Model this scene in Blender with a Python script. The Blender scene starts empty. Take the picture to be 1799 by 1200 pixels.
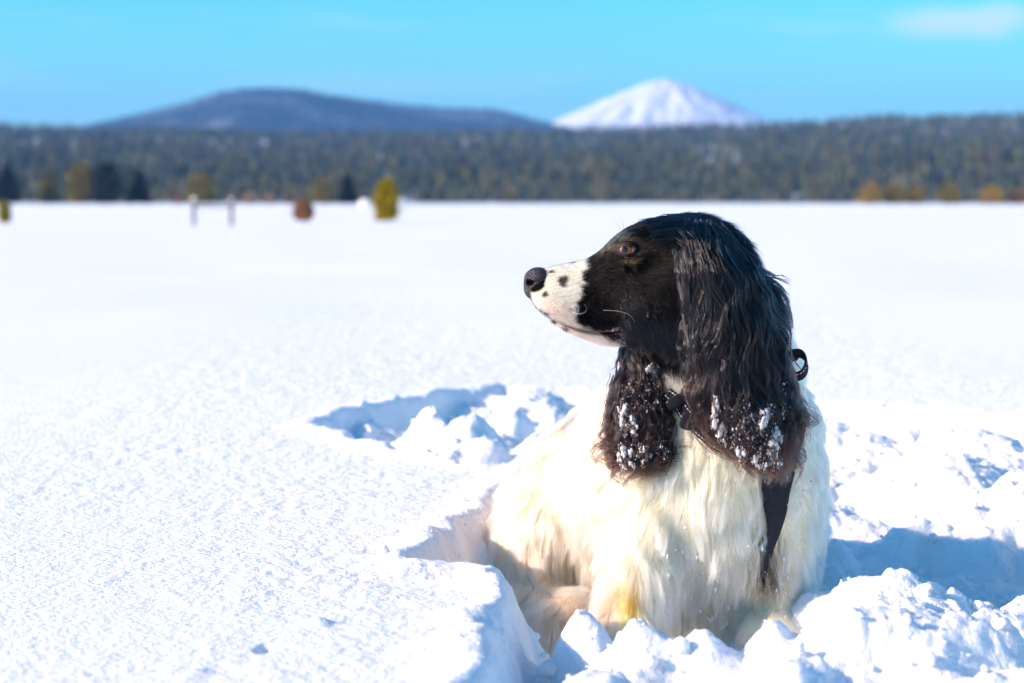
import bpy, math, random
import numpy as np
from mathutils import Vector, Euler
from mathutils.kdtree import KDTree

# ------------------------------------------------------------------ camera, world, sun, exposure
SC = bpy.context.scene
COL = SC.collection
RNG = np.random.default_rng(7)
random.seed(7)
FPX = 3498.0            # focal length in photograph pixels (1799 wide)
CAM_Z = 0.39
HORIZON = 357.0
TILT = math.atan((600.0 - HORIZON) / FPX)
DOG_Y = 2.25

cam_data = bpy.data.cameras.new('camera')
cam = bpy.data.objects.new('camera', cam_data)
COL.objects.link(cam)
cam.location = (0, 0, CAM_Z)
cam.rotation_euler = (math.pi / 2 - TILT, 0, 0)
cam_data.sensor_width = 36.0
cam_data.lens = 36.0 * FPX / 1799.0
cam_data.clip_start = 0.05
cam_data.clip_end = 90000.0
cam_data.dof.use_dof = True
cam_data.dof.focus_distance = 2.22
cam_data.dof.aperture_fstop = 6.0
cam_data.dof.aperture_blades = 0
SC.camera = cam

SUN_EL, SUN_AZ = 24.0, -105.0      # degrees; azimuth from +Y towards +X (sun to the left, a touch on the camera's side)
se, sa = math.radians(SUN_EL), math.radians(SUN_AZ)
SUN_DIR = Vector((math.sin(sa) * math.cos(se), math.cos(sa) * math.cos(se), math.sin(se)))

world = bpy.data.worlds.new('World')
SC.world = world
world.use_nodes = True
wt = world.node_tree
wt.nodes.clear()
wo = wt.nodes.new('ShaderNodeOutputWorld')
wb = wt.nodes.new('ShaderNodeBackground')
sky = wt.nodes.new('ShaderNodeTexSky')
sky.sky_type = 'NISHITA'
sky.sun_disc = False
sky.sun_elevation = se
sky.sun_rotation = sa
sky.altitude = 1300
sky.air_density = 1.0
sky.dust_density = 0.7
sky.ozone_density = 2.0
tint = wt.nodes.new('ShaderNodeMix'); tint.data_type = 'RGBA'; tint.blend_type = 'MULTIPLY'
tint.inputs[0].default_value = 1.0
tint.inputs[7].default_value = (0.28, 0.985, 1.14, 1)
gam = wt.nodes.new('ShaderNodeGamma'); gam.inputs[1].default_value = 1.10
wt.links.new(sky.outputs[0], gam.inputs[0]); wt.links.new(gam.outputs[0], tint.inputs[6])
# thin wisps of cirrus, a pattern of the sky direction
geo = wt.nodes.new('ShaderNodeTexCoord')
mp = wt.nodes.new('ShaderNodeMapping'); mp.inputs['Scale'].default_value = (3.2, 3.2, 26.0)
mp.inputs['Location'].default_value = (0.7, 0.0, 0.6)
cn = wt.nodes.new('ShaderNodeTexNoise'); cn.inputs['Scale'].default_value = 1.6; cn.inputs['Detail'].default_value = 4.0
cr = wt.nodes.new('ShaderNodeMapRange'); cr.inputs[1].default_value = 0.55; cr.inputs[2].default_value = 0.8
cr.inputs[3].default_value = 0.0; cr.inputs[4].default_value = 0.35
wt.links.new(geo.outputs['Generated'], mp.inputs[0]); wt.links.new(mp.outputs[0], cn.inputs['Vector'])
wt.links.new(cn.outputs[0], cr.inputs[0])
# one fixed wisp where the photograph shows it (upper right)
def dir_of(px, py):
    v = Vector(((px - 899.5) / FPX, 1.0, -(py - 600.0) / FPX))
    v.rotate(Euler((-TILT, 0, 0)))
    return v.normalized()
wisp = dir_of(1705, 38)
sub = wt.nodes.new('ShaderNodeVectorMath'); sub.operation = 'SUBTRACT'; sub.inputs[1].default_value = wisp
scl = wt.nodes.new('ShaderNodeVectorMath'); scl.operation = 'MULTIPLY'; scl.inputs[1].default_value = (22, 22, 95)
wn = wt.nodes.new('ShaderNodeTexNoise'); wn.inputs['Scale'].default_value = 24.0; wn.inputs['Detail'].default_value = 3.0
wsub = wt.nodes.new('ShaderNodeVectorMath'); wsub.operation = 'SUBTRACT'; wsub.inputs[1].default_value = (.5, .5, .5)
wadd = wt.nodes.new('ShaderNodeVectorMath'); wadd.operation = 'ADD'
ln = wt.nodes.new('ShaderNodeVectorMath'); ln.operation = 'LENGTH'
wr = wt.nodes.new('ShaderNodeMapRange'); wr.inputs[1].default_value = 0.25; wr.inputs[2].default_value = 1.15
wr.inputs[3].default_value = 0.75; wr.inputs[4].default_value = 0.0; wr.interpolation_type = 'SMOOTHSTEP'
L = wt.links.new
L(geo.outputs['Generated'], sub.inputs[0]); L(sub.outputs[0], scl.inputs[0])
L(geo.outputs['Generated'], wn.inputs['Vector']); L(wn.outputs['Color'], wsub.inputs[0])
L(scl.outputs[0], wadd.inputs[0]); L(wsub.outputs[0], wadd.inputs[1]); L(wadd.outputs[0], ln.inputs[0])
L(ln.outputs['Value'], wr.inputs[0])
mx = wt.nodes.new('ShaderNodeMath'); mx.operation = 'MAXIMUM'
L(cr.outputs[0], mx.inputs[0]); L(wr.outputs[0], mx.inputs[1])
cm = wt.nodes.new('ShaderNodeMix'); cm.data_type = 'RGBA'
cm.inputs[7].default_value = (5.4, 6.4, 6.6, 1)
# the sky pales towards the horizon
sx = wt.nodes.new('ShaderNodeSeparateXYZ'); hr = wt.nodes.new('ShaderNodeMapRange'); hr.interpolation_type = 'SMOOTHSTEP'
hr.inputs[1].default_value = -0.03; hr.inputs[2].default_value = 0.12; hr.inputs[3].default_value = 0.95; hr.inputs[4].default_value = 0.0
hm = wt.nodes.new('ShaderNodeMix'); hm.data_type = 'RGBA'; hm.inputs[7].default_value = (3.4, 5.0, 5.6, 1)
L(geo.outputs['Generated'], sx.inputs[0]); L(sx.outputs['Z'], hr.inputs[0]); L(hr.outputs[0], hm.inputs[0]); L(tint.outputs[2], hm.inputs[6])
L(mx.outputs[0], cm.inputs[0]); L(hm.outputs[2], cm.inputs[6]); L(cm.outputs[2], wb.inputs[0])
wb.inputs[1].default_value = 0.098
L(wb.outputs[0], wo.inputs[0])

sun_d = bpy.data.lights.new('sun', 'SUN')
sun_d.energy = 5.0
sun_d.angle = math.radians(0.55)
sun_d.color = (1.0, 0.775, 0.64)
sun = bpy.data.objects.new('sun', sun_d)
COL.objects.link(sun)
sun.rotation_euler = SUN_DIR.to_track_quat('Z', 'Y').to_euler()
sun.location = (-3, -1, 4)

SC.view_settings.view_transform = 'Standard'
SC.view_settings.look = 'None'
SC.view_settings.exposure = 0.96
SC.view_settings.gamma = 1.0
SC.view_settings.use_curve_mapping = False
SC.render.engine = 'CYCLES'
cy = SC.cycles
cy.use_denoising = True
cy.max_bounces = 16
cy.diffuse_bounces = 4
cy.glossy_bounces = 8
cy.transmission_bounces = 14
cy.transparent_max_bounces = 6
cy.volume_bounces = 0
cy.caustics_reflective = False
cy.caustics_refractive = False
cy.sample_clamp_indirect = 8.0
try:
    SC.render.hair_type = 'STRIP'
    SC.cycles_curves.shape = 'RIBBONS'
    SC.cycles_curves.subdivisions = 2
except Exception:
    pass

# ------------------------------------------------------------------ helpers
def at(px, py, Y):
    """World point at distance Y (along +Y) seen at photograph pixel px, py."""
    dx = (px - 899.5) / FPX; dz = -(py - 600.0) / FPX
    c, s = math.cos(TILT), math.sin(TILT)
    y = c + dz * s; z = -s + dz * c
    return np.array([dx / y * Y, Y, CAM_Z + z / y * Y])

def ground(px, py, z=0.0):
    """World x, y where the ray of pixel px, py meets height z."""
    dx = (px - 899.5) / FPX; dz = -(py - 600.0) / FPX
    c, s = math.cos(TILT), math.sin(TILT)
    y = c + dz * s; zz = -s + dz * c
    t = (z - CAM_Z) / zz
    return np.array([dx * t, y * t])

def to_px(P):
    """Pixel of world points (N,3)."""
    P = np.atleast_2d(P)
    c, s = math.cos(TILT), math.sin(TILT)
    y = P[:, 1]; z = P[:, 2] - CAM_Z
    f = y * c - z * s; u = y * s + z * c
    return 899.5 + FPX * P[:, 0] / f, 600.0 - FPX * u / f

def smooth(a, b, x):
    t = np.clip((x - a) / (b - a), 0, 1)
    return t * t * (3 - 2 * t)

def _h(ix, iy, seed):
    v = (ix.astype(np.int64) * 374761393 + iy.astype(np.int64) * 668265263 + seed * 974634777) & 0xFFFFFFFF
    v = ((v ^ (v >> 13)) * 1274126177) & 0xFFFFFFFF
    v = ((v ^ (v >> 16)) * 2246822519) & 0xFFFFFFFF
    return ((v ^ (v >> 15)) & 0xFFFFFF) / float(0xFFFFFF)

def vnoise(x, y, seed=0):
    """Gradient noise in about -1..1."""
    ix = np.floor(x).astype(np.int64); iy = np.floor(y).astype(np.int64)
    fx = x - ix; fy = y - iy
    u = fx * fx * fx * (fx * (fx * 6 - 15) + 10); v = fy * fy * fy * (fy * (fy * 6 - 15) + 10)
    def g(ax, ay, dx, dy):
        a = _h(ax, ay, seed) * 6.2831853
        return np.cos(a) * dx + np.sin(a) * dy
    n = (g(ix, iy, fx, fy) * (1 - u) + g(ix + 1, iy, fx - 1, fy) * u) * (1 - v) + \
        (g(ix, iy + 1, fx, fy - 1) * (1 - u) + g(ix + 1, iy + 1, fx - 1, fy - 1) * u) * v
    return n * 1.5

def fbm(x, y, octv=4, seed=0, gain=0.5):
    r = 0; a = 1.0
    for k in range(octv):
        r = r + a * vnoise(x * 2 ** k + 17.3 * k, y * 2 ** k - 9.1 * k, seed + k)
        a *= gain
    return r

def lumps(x, y, cell, seed, rmin=0.35, rmax=0.75, flat=1.0, soft=False):
    """Union of half-buried balls scattered on a jittered grid: the look of broken snow."""
    gx = x / cell; gy = y / cell
    ix = np.floor(gx).astype(np.int64); iy = np.floor(gy).astype(np.int64)
    best = np.zeros_like(x)
    for dx in (-1, 0, 1):
        for dy in (-1, 0, 1):
            cx = ix + dx; cy_ = iy + dy
            jx = cx + 0.15 + 0.7 * _h(cx, cy_, seed); jy = cy_ + 0.15 + 0.7 * _h(cx, cy_, seed + 1)
            r = rmin + (rmax - rmin) * _h(cx, cy_, seed + 2) ** 1.6
            d2 = (gx - jx) ** 2 + (gy - jy) ** 2
            q = np.maximum(1 - d2 / (r * r + 1e-9), 0)
            best = np.maximum(best, r * (q ** .8 if soft else np.sqrt(q)) * (0.5 + 0.5 * _h(cx, cy_, seed + 3)))
    return best * cell * flat

def poly_sd(x, y, poly):
    """Signed distance to a polygon, negative inside."""
    P = np.array(poly, float); n = len(P)
    d = np.full(x.shape, 1e9); inside = np.zeros(x.shape, bool)
    for i in range(n):
        ax, ay = P[i]; bx, by = P[(i + 1) % n]
        ex, ey = bx - ax, by - ay
        t = np.clip(((x - ax) * ex + (y - ay) * ey) / (ex * ex + ey * ey), 0, 1)
        d = np.minimum(d, np.hypot(x - ax - ex * t, y - ay - ey * t))
        c = ((ay > y) != (by > y)) & (x < (bx - ax) * (y - ay) / (by - ay + 1e-12) + ax)
        inside ^= c
    return np.where(inside, -d, d)

def mesh_obj(name, verts, faces, mat=None, parent=None, smooth_=True, link=True):
    me = bpy.data.meshes.new(name)
    verts = np.asarray(verts, np.float32)
    if isinstance(faces, np.ndarray):
        nf, k = faces.shape
        me.vertices.add(len(verts)); me.vertices.foreach_set('co', verts.ravel())
        me.loops.add(nf * k); me.loops.foreach_set('vertex_index', faces.astype(np.int32).ravel())
        me.polygons.add(nf); me.polygons.foreach_set('loop_start', np.arange(0, nf * k, k, dtype=np.int32))
        me.polygons.foreach_set('loop_total', np.full(nf, k, np.int32))
        me.update(calc_edges=True)
    else:
        me.from_pydata([tuple(map(float, v)) for v in verts], [], faces); me.update()
    me.polygons.foreach_set('use_smooth', np.full(len(me.polygons), smooth_))
    o = bpy.data.objects.new(name, me)
    COL.objects.link(o)
    if mat: me.materials.append(mat)
    if parent: o.parent = parent
    return o

def set_vcol(o, cols, name='col'):
    a = o.data.color_attributes.new(name, 'FLOAT_COLOR', 'POINT')
    c = np.ones((len(cols), 4), np.float32); c[:, :3] = cols
    a.data.foreach_set('color', c.ravel())

def tag(o, label=None, cat=None, group=None, kind=None):
    if label: o['label'] = label
    if cat: o['category'] = cat
    if group: o['group'] = group
    if kind: o['kind'] = kind
    return o

def empty(name, loc, rz=0.0):
    o = bpy.data.objects.new(name, None); COL.objects.link(o)
    o.empty_display_size = 0.1
    o.location = [float(v) for v in loc]; o.rotation_euler = (0, 0, rz)
    return o

def new_mat(name):
    m = bpy.data.materials.new(name); m.use_nodes = True
    nt = m.node_tree
    return m, nt, nt.nodes['Principled BSDF'], nt.nodes['Material Output']

def N(nt, t, **kw):
    n = nt.nodes.new(t)
    for k, v in kw.items():
        if k.startswith('i_'):
            n.inputs[k[2:].replace('_', ' ')].default_value = v
        else:
            setattr(n, k, v)
    return n

def bump_chain(nt, bsdf, layers, coord='Object'):
    """layers: (scale, detail, strength, distance)"""
    tc = N(nt, 'ShaderNodeTexCoord')
    prev = None
    for sc_, det, st, dist in layers:
        tn = N(nt, 'ShaderNodeTexNoise'); tn.inputs['Scale'].default_value = sc_; tn.inputs['Detail'].default_value = det
        nt.links.new(tc.outputs[coord], tn.inputs['Vector'])
        b = N(nt, 'ShaderNodeBump'); b.inputs['Strength'].default_value = st; b.inputs['Distance'].default_value = dist
        nt.links.new(tn.outputs[0], b.inputs['Height'])
        if prev: nt.links.new(prev.outputs[0], b.inputs['Normal'])
        prev = b
    nt.links.new(prev.outputs[0], bsdf.inputs['Normal'])

# ------------------------------------------------------------------ materials of the setting
def snow_material():
    m, nt, b, out = new_mat('snow')
    b.inputs['Base Color'].default_value = (0.885, 0.875, 0.90, 1)
    b.inputs['Roughness'].default_value = 0.55
    b.inputs['Specular IOR Level'].default_value = 0.25
    b.inputs['Subsurface Weight'].default_value = 0.55
    b.inputs['Subsurface Radius'].default_value = (0.012, 0.014, 0.018)
    b.inputs['Subsurface Scale'].default_value = 0.8
    bump_chain(nt, b, [(140.0, 3.0, 0.9, 0.004), (520.0, 2.0, 0.8, 0.0012)])
    return m
M_SNOW = snow_material()

def flat_mat(name, col, rough=0.8, vcol=False, noise=None):
    m, nt, b, out = new_mat(name)
    b.inputs['Base Color'].default_value = (*col, 1)
    b.inputs['Roughness'].default_value = rough
    b.inputs['Specular IOR Level'].default_value = 0.2
    if vcol:
        a = N(nt, 'ShaderNodeAttribute', attribute_name='col')
        nt.links.new(a.outputs['Color'], b.inputs['Base Color'])
    if noise:
        sc_, c2 = noise
        tc = N(nt, 'ShaderNodeTexCoord'); tn = N(nt, 'ShaderNodeTexNoise'); tn.inputs['Scale'].default_value = sc_
        mxn = N(nt, 'ShaderNodeMix', data_type='RGBA')
        mxn.inputs[6].default_value = (*col, 1); mxn.inputs[7].default_value = (*c2, 1)
        nt.links.new(tc.outputs['Object'], tn.inputs['Vector']); nt.links.new(tn.outputs[0], mxn.inputs[0])
        nt.links.new(mxn.outputs[2], b.inputs['Base Color'])
    return m
M_NEEDLE = flat_mat('conifer_needles', (0.06, 0.07, 0.03), 0.8, vcol=True)
M_BARK = flat_mat('pine_bark', (0.12, 0.08, 0.05), 0.9, noise=(9.0, (0.06, 0.045, 0.035)))
M_TWIG = flat_mat('dry_twigs', (0.52, 0.27, 0.17), 0.9, noise=(30.0, (0.36, 0.18, 0.11)))
M_WOOD = flat_mat('weathered_wood', (0.24, 0.20, 0.17), 0.85, noise=(14.0, (0.15, 0.13, 0.12)))

# ------------------------------------------------------------------ snow field
def G(pts, z=0.0):
    return [tuple(ground(a, b, z)) for a, b in pts]
CHURN = G([(560, 748), (640, 722), (760, 700), (880, 684), (1050, 690), (1400, 708), (1600, 722), (1850, 745), (2700, 820)])
CHURN += [(1.9, 1.0), (-0.06, 1.0)]
CHURN += G([(850, 1200), (850, 1130), (900, 1060), (878, 1005), (850, 990), (735, 992), (800, 930), (850, 900), (930, 815), (850, 818), (700, 792), (620, 768)])

def spots(x, y, items):
    """items: (px, py, rx, ry, h, sharp) soft bumps or pits; px, py on the z=0 plane."""
    r = np.zeros_like(x)
    for px, py, rx, ry, h, sh in items:
        cx, cy_ = ground(px, py)
        m = (np.abs(x - cx) < rx * 1.6) & (np.abs(y - cy_) < ry * 1.6)
        if not m.any(): continue
        d = np.hypot((x[m] - cx) / rx, (y[m] - cy_) / ry) * (1 + .16 * vnoise(x[m] / .045, y[m] / .045, 401) + .05 * vnoise(x[m] / .014, y[m] / .014, 402))
        r[m] += h * (1 - smooth(sh, 1.0, d))
    return r

PITS = [
    (1300, 1095, .035, .06, -.04, .3), (1430, 985, .09, .06, -.025, .4),     (1590, 1052, .14, .05, -.05, .4),     (1560, 925, .26, .20, -.045, .3),     (1190, 1000, .20, .30, -.10, .45), (1000, 960, .16, .22, -.06, .5), (955, 1110, .045, .16, -.075, .2),
    (1470, 1075, .11, .08, -.09, .3), (1780, 1090, .07, .06, -.05, .3), (1320, 1175, .03, .05, -.04, .2),
    (680, 768, .085, .09, -.10, .35), (690, 722, .06, .08, -.07, .3), (880, 790, .10, .12, -.09, .3), (790, 715, .09, .2, -.07, .3),
    (820, 755, .07, .12, .045, .2), (1540, 790, .1, .12, -.05, .3), (1730, 890, .20, .16, -.10, .5), (1480, 800, .07, .08, -.05, .3), (1560, 835, .12, .06, -.03, .3), (1640, 745, .1, .12, -.06, .3),
    (1000, 740, .12, .2, -.06, .3), (1380, 1195, .03, .05, -.05, .2),
    (820, 985, .10, .09, -.07, .55), (795, 955, .07, .06, -.03, .5)]
MOUNDS = [
    (765, 738, .095, .13, .040, .45), (655, 722, .06, .09, .035, .4), (860, 712, .09, .17, .030, .4), (620, 752, .035, .05, .04, .3),
    (1195, 1105, .085, .055, .056, .45), (1270, 1160, .04, .04, .014, .4), (1040, 1160, .055, .045, .030, .45), (1090, 1190, .05, .05, .02, .4),
    (1340, 1100, .032, .05, .050, .45), (1385, 1150, .05, .06, .03, .4),
    (1600, 1115, .120, .060, .050, .5), (1480, 1170, .10, .06, .035, .4), (1715, 1070, .075, .055, .038, .45), (1730, 1160, .09, .07, .025, .4),
    (1540, 985, .07, .04, .012, .4), (1690, 985, .10, .05, .010, .4), (1800, 1030, .10, .05, .035, .4), (1015, 1070, .060, .055, .052, .3), (640, 735, .03, .06, .03, .2), (745, 742, .045, .08, .05, .3), (905, 738, .06, .10, .035, .4), (850, 772, .055, .06, .035, .4), (960, 765, .05, .06, .035, .4), (790, 775, .035, .04, .035, .3), (830, 700, .05, .1, .03, .3),
    (1480, 770, .12, .15, .03, .2), (820, 1010, .05, .05, .010, .3)]

def snow_height(x, y):
    coarse_only = np.zeros_like(x)
    near = 1 - smooth(5.5, 9.0, np.hypot(x, y - 2))
    z = 0.06 * vnoise(x / 21.0, y / 33.0, 3) * smooth(6, 30, np.abs(y)) + 0.012 * vnoise(x / 1.3, y / 2.1, 5)
    fine = near > 0
    xf, yf = x[fine], y[fine]
    wind = 0.0011 * fbm(xf / 0.06, yf / 0.09, 3, 11, 0.6) + 0.00085 * fbm(xf / 0.017, yf / 0.022, 2, 21, .7)
    und = wind * (1.0 + 0.7 * vnoise(xf / .35, yf / .4, 31))
    # churned part
    ed = poly_sd(xf + 0.022 * vnoise(xf / .07, yf / .07, 41) + .01 * vnoise(xf / .02, yf / .02, 43),
                 yf + 0.03 * vnoise(xf / .09, yf / .09, 42) + .01 * vnoise(xf / .021, yf / .021, 44), CHURN)
    ch = 1 - smooth(-0.028, 0.004, ed)
    wx = xf + 0.02 * vnoise(xf / .06, yf / .06, 51); wy = yf + 0.02 * vnoise(xf / .06, yf / .06, 52)
    lz = -0.052 - 0.024 * (1 - smooth(2.15, 2.5, yf)) + 0.024 * vnoise(xf / .28, yf / .33, 61) \
        + lumps(wx, wy, 0.17, 71, .35, .9, .36, True) * (1 + .9 * smooth(2.3, 2.8, yf)) - .03 * smooth(2.3, 2.8, yf) + lumps(wx, wy, 0.075, 75, .25, .8, .5, True) * .75
    lf = lumps(wx + .01 * vnoise(xf / .012, yf / .012, 3), wy, 0.028, 79, .15, .7, .45) + lumps(wx, wy, 0.012, 83, .1, .7, .6) * .5 \
        + 0.0035 * fbm(xf / .02, yf / .02, 3, 91, .6)
    # raised, crumbly lip along the edge of the dug part
    lip = np.exp(-((ed - 0.012) / 0.028) ** 2) * (0.010 + 0.012 * np.maximum(0, vnoise(xf / .09, yf / .09, 99)))
    lzz = lz + spots(xf, yf, PITS) + spots(xf, yf, MOUNDS)
    coarse_only[fine] = (lzz * ch + lip) * near[fine]
    hz = und * (1 - ch) + lf * ch + (1 - ch) * 0.004 * lumps(wx, wy, 0.02, 87, .0, .6, 1) / 0.01 * np.exp(-np.maximum(ed, 0) / .06)
    # two small nicks in the crust in front, left
    hz += spots(xf, yf, [(465, 1145, .010, .025, -.010, .1), (400, 1185, .025, .012, -.008, .1), (560, 1100, .02, .02, .006, .1)])
    z[fine] += hz * near[fine]
    return z, coarse_only

def axis(lo, hi, fine_lo, fine_hi, step, grow):
    a = list(np.arange(fine_lo, fine_hi + 1e-9, step))
    s = step; v = fine_hi
    while v < hi:
        s = min(s * grow, 400); v += s; a.append(v)
    s = step; v = fine_lo; b = []
    while v > lo:
        s = min(s * grow, 400); v -= s; b.append(v)
    return np.array(b[::-1] + a)

SNOW = {}
def snow_at(x, y):
    i = np.clip(np.searchsorted(SNOW['xs'], x), 0, len(SNOW['xs']) - 1); j = np.clip(np.searchsorted(SNOW['ys'], y), 0, len(SNOW['ys']) - 1)
    return SNOW['z'][j, i]

def build_snow():
    xs = axis(-13000, 13000, -0.72, 1.05, 0.0040, 1.09)
    # rows: fine near the dog, a steady share of the distance beyond
    ys = [1.42]
    while ys[-1] < 13800:
        d = ys[-1]
        ys.append(d + (0.0042 if d < 3.0 else min(0.0042 * (d / 3.0) ** 1.9, 0.05 * d)))
    back = []; v, s = 1.42, .006
    while v > -3000:
        s *= 1.15; v -= s; back.append(v)
    ys = np.array(back[::-1] + ys)
    X, Y = np.meshgrid(xs, ys)
    x = X.ravel(); y = Y.ravel()
    zf, zc = snow_height(x, y)
    nx, ny = len(xs), len(ys)
    # broken snow slumps: soften the big shapes, keep the grains
    C = zc.reshape(ny, nx)
    for _ in range(9):
        C[1:-1] = .25 * C[:-2] + .5 * C[1:-1] + .25 * C[2:]
        C[:, 1:-1] = .25 * C[:, :-2] + .5 * C[:, 1:-1] + .25 * C[:, 2:]
    z = zf + C.ravel()
    SNOW.update(xs=xs, ys=ys, z=z.reshape(ny, nx))
    i = np.arange(nx * ny).reshape(ny, nx)
    f = np.stack([i[:-1, :-1].ravel(), i[:-1, 1:].ravel(), i[1:, 1:].ravel(), i[1:, :-1].ravel()], 1)
    o = mesh_obj('snow_field', np.stack([x, y, z], 1), f, M_SNOW)
    tag(o, 'wide flat field of bright snow, churned into clumps and holes around the dog', kind='structure')
    print('snow verts', nx * ny)
    return o
build_snow()

# loose crumbs and balls of snow lying about in the dug part
def icosphere(sub=1):
    t = (1 + 5 ** .5) / 2
    v = [(-1, t, 0), (1, t, 0), (-1, -t, 0), (1, -t, 0), (0, -1, t), (0, 1, t), (0, -1, -t), (0, 1, -t), (t, 0, -1), (t, 0, 1), (-t, 0, -1), (-t, 0, 1)]
    f = [(0, 11, 5), (0, 5, 1), (0, 1, 7), (0, 7, 10), (0, 10, 11), (1, 5, 9), (5, 11, 4), (11, 10, 2), (10, 7, 6), (7, 1, 8), (3, 9, 4), (3, 4, 2), (3, 2, 6), (3, 6, 8), (3, 8, 9), (4, 9, 5), (2, 4, 11), (6, 2, 10), (8, 6, 7), (9, 8, 1)]
    v = [np.array(a) / np.linalg.norm(a) for a in v]
    for _ in range(sub):
        c = {}; nf = []
        def mid(a, b):
            k = (min(a, b), max(a, b))
            if k not in c:
                m = v[a] + v[b]; v.append(m / np.linalg.norm(m)); c[k] = len(v) - 1
            return c[k]
        for a, b, d in f:
            p, q, r = mid(a, b), mid(b, d), mid(d, a)
            nf += [(a, p, r), (b, q, p), (d, r, q), (p, q, r)]
        f = nf
    return np.array(v), np.array(f)

def joined_copies(name, V, F, pos, size, mat, squash=(1, 1, 1), rough=0.25, parent=None, rng=RNG):
    n = len(pos); nv = len(V)
    ang = rng.uniform(0, 6.283, n); c, s = np.cos(ang), np.sin(ang)
    W = V[None] * (1 + rough * rng.normal(0, 1, (n, nv, 1)) * .5) * np.array(squash)
    W = W * rng.uniform(.7, 1.3, (n, 1, 3))
    X = W[..., 0] * c[:, None] - W[..., 1] * s[:, None]; Yy = W[..., 0] * s[:, None] + W[..., 1] * c[:, None]
    W = np.stack([X, Yy, W[..., 2]], -1) * size[:, None, None] + pos[:, None, :]
    FF = (F[None] + (np.arange(n) * nv)[:, None, None]).reshape(-1, F.shape[1])
    return mesh_obj(name, W.reshape(-1, 3), FF, mat, parent)

def build_crumbs():
    V, F = icosphere(2)
    n = 4200
    x = RNG.uniform(-.35, .95, n * 4); y = RNG.uniform(1.5, 4.0, n * 4)
    ed = poly_sd(x, y, CHURN)
    keep = RNG.uniform(0, 1, n * 4) < np.where(ed < 0, .8, .5 * np.exp(-ed / .03))
    x, y = x[keep][:n], y[keep][:n]
    z = snow_at(x, y)
    r = 0.0012 + 0.006 * RNG.uniform(0, 1, len(x)) ** 6
    o = joined_copies('loose_snow', V, F, np.stack([x, y, z + r * .4], 1), r, M_SNOW, rough=.16)
    tag(o, 'loose crumbs and small balls of snow scattered over the dug snow', kind='stuff')
build_crumbs()
# ------------------------------------------------------------------ far hills, mountain, forest
def curve(xs, pts):
    p = np.array(pts, float)
    return np.interp(xs, p[:, 0], p[:, 1])

def grid_terrain(name, pxs, Ys, zfun, mat):
    PX, YY = np.meshgrid(pxs, Ys)
    X = (PX - 899.5) / FPX * YY
    Z = zfun(PX, X, YY)
    nx, ny = len(pxs), len(Ys)
    i = np.arange(nx * ny).reshape(ny, nx)
    f = np.stack([i[:-1, :-1].ravel(), i[:-1, 1:].ravel(), i[1:, 1:].ravel(), i[1:, :-1].ravel()], 1)
    return mesh_obj(name, np.stack([X.ravel(), YY.ravel(), Z.ravel()], 1), f, mat)

RIDGE = [(-1500, 205), (-400, 226), (0, 224), (200, 226), (600, 232), (950, 230), (1150, 223), (1350, 218), (1540, 208), (1700, 206), (1799, 200), (2400, 185), (3200, 215)]
RY = 3200.0
def ridge_z(px, x, y):
    top = (HORIZON - curve(px, RIDGE)) / FPX * RY - 9.0
    t = np.clip((y - 1010) / (RY - 1010), 0, 1.25)
    prof = np.where(t < 1, t ** 1.1, 1 - (t - 1) * 1.5)
    return top * prof + 7 * fbm(x / 420, y / 500, 3, 201) * np.clip(t * 2.5, 0, 1) - 1.5 * (t <= 0)

M_FLOOR = flat_mat('snowy_forest_floor', (0.62, 0.65, 0.72), 0.9, noise=(0.02, (0.48, 0.48, 0.52)))
o = grid_terrain('forested_hillside', np.arange(-1500, 3300, 25), np.concatenate([np.linspace(1005, 3900, 70)]), ridge_z, M_FLOOR)
tag(o, 'long low hillside rising behind the snow field, snow showing between its trees', kind='structure')

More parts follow.
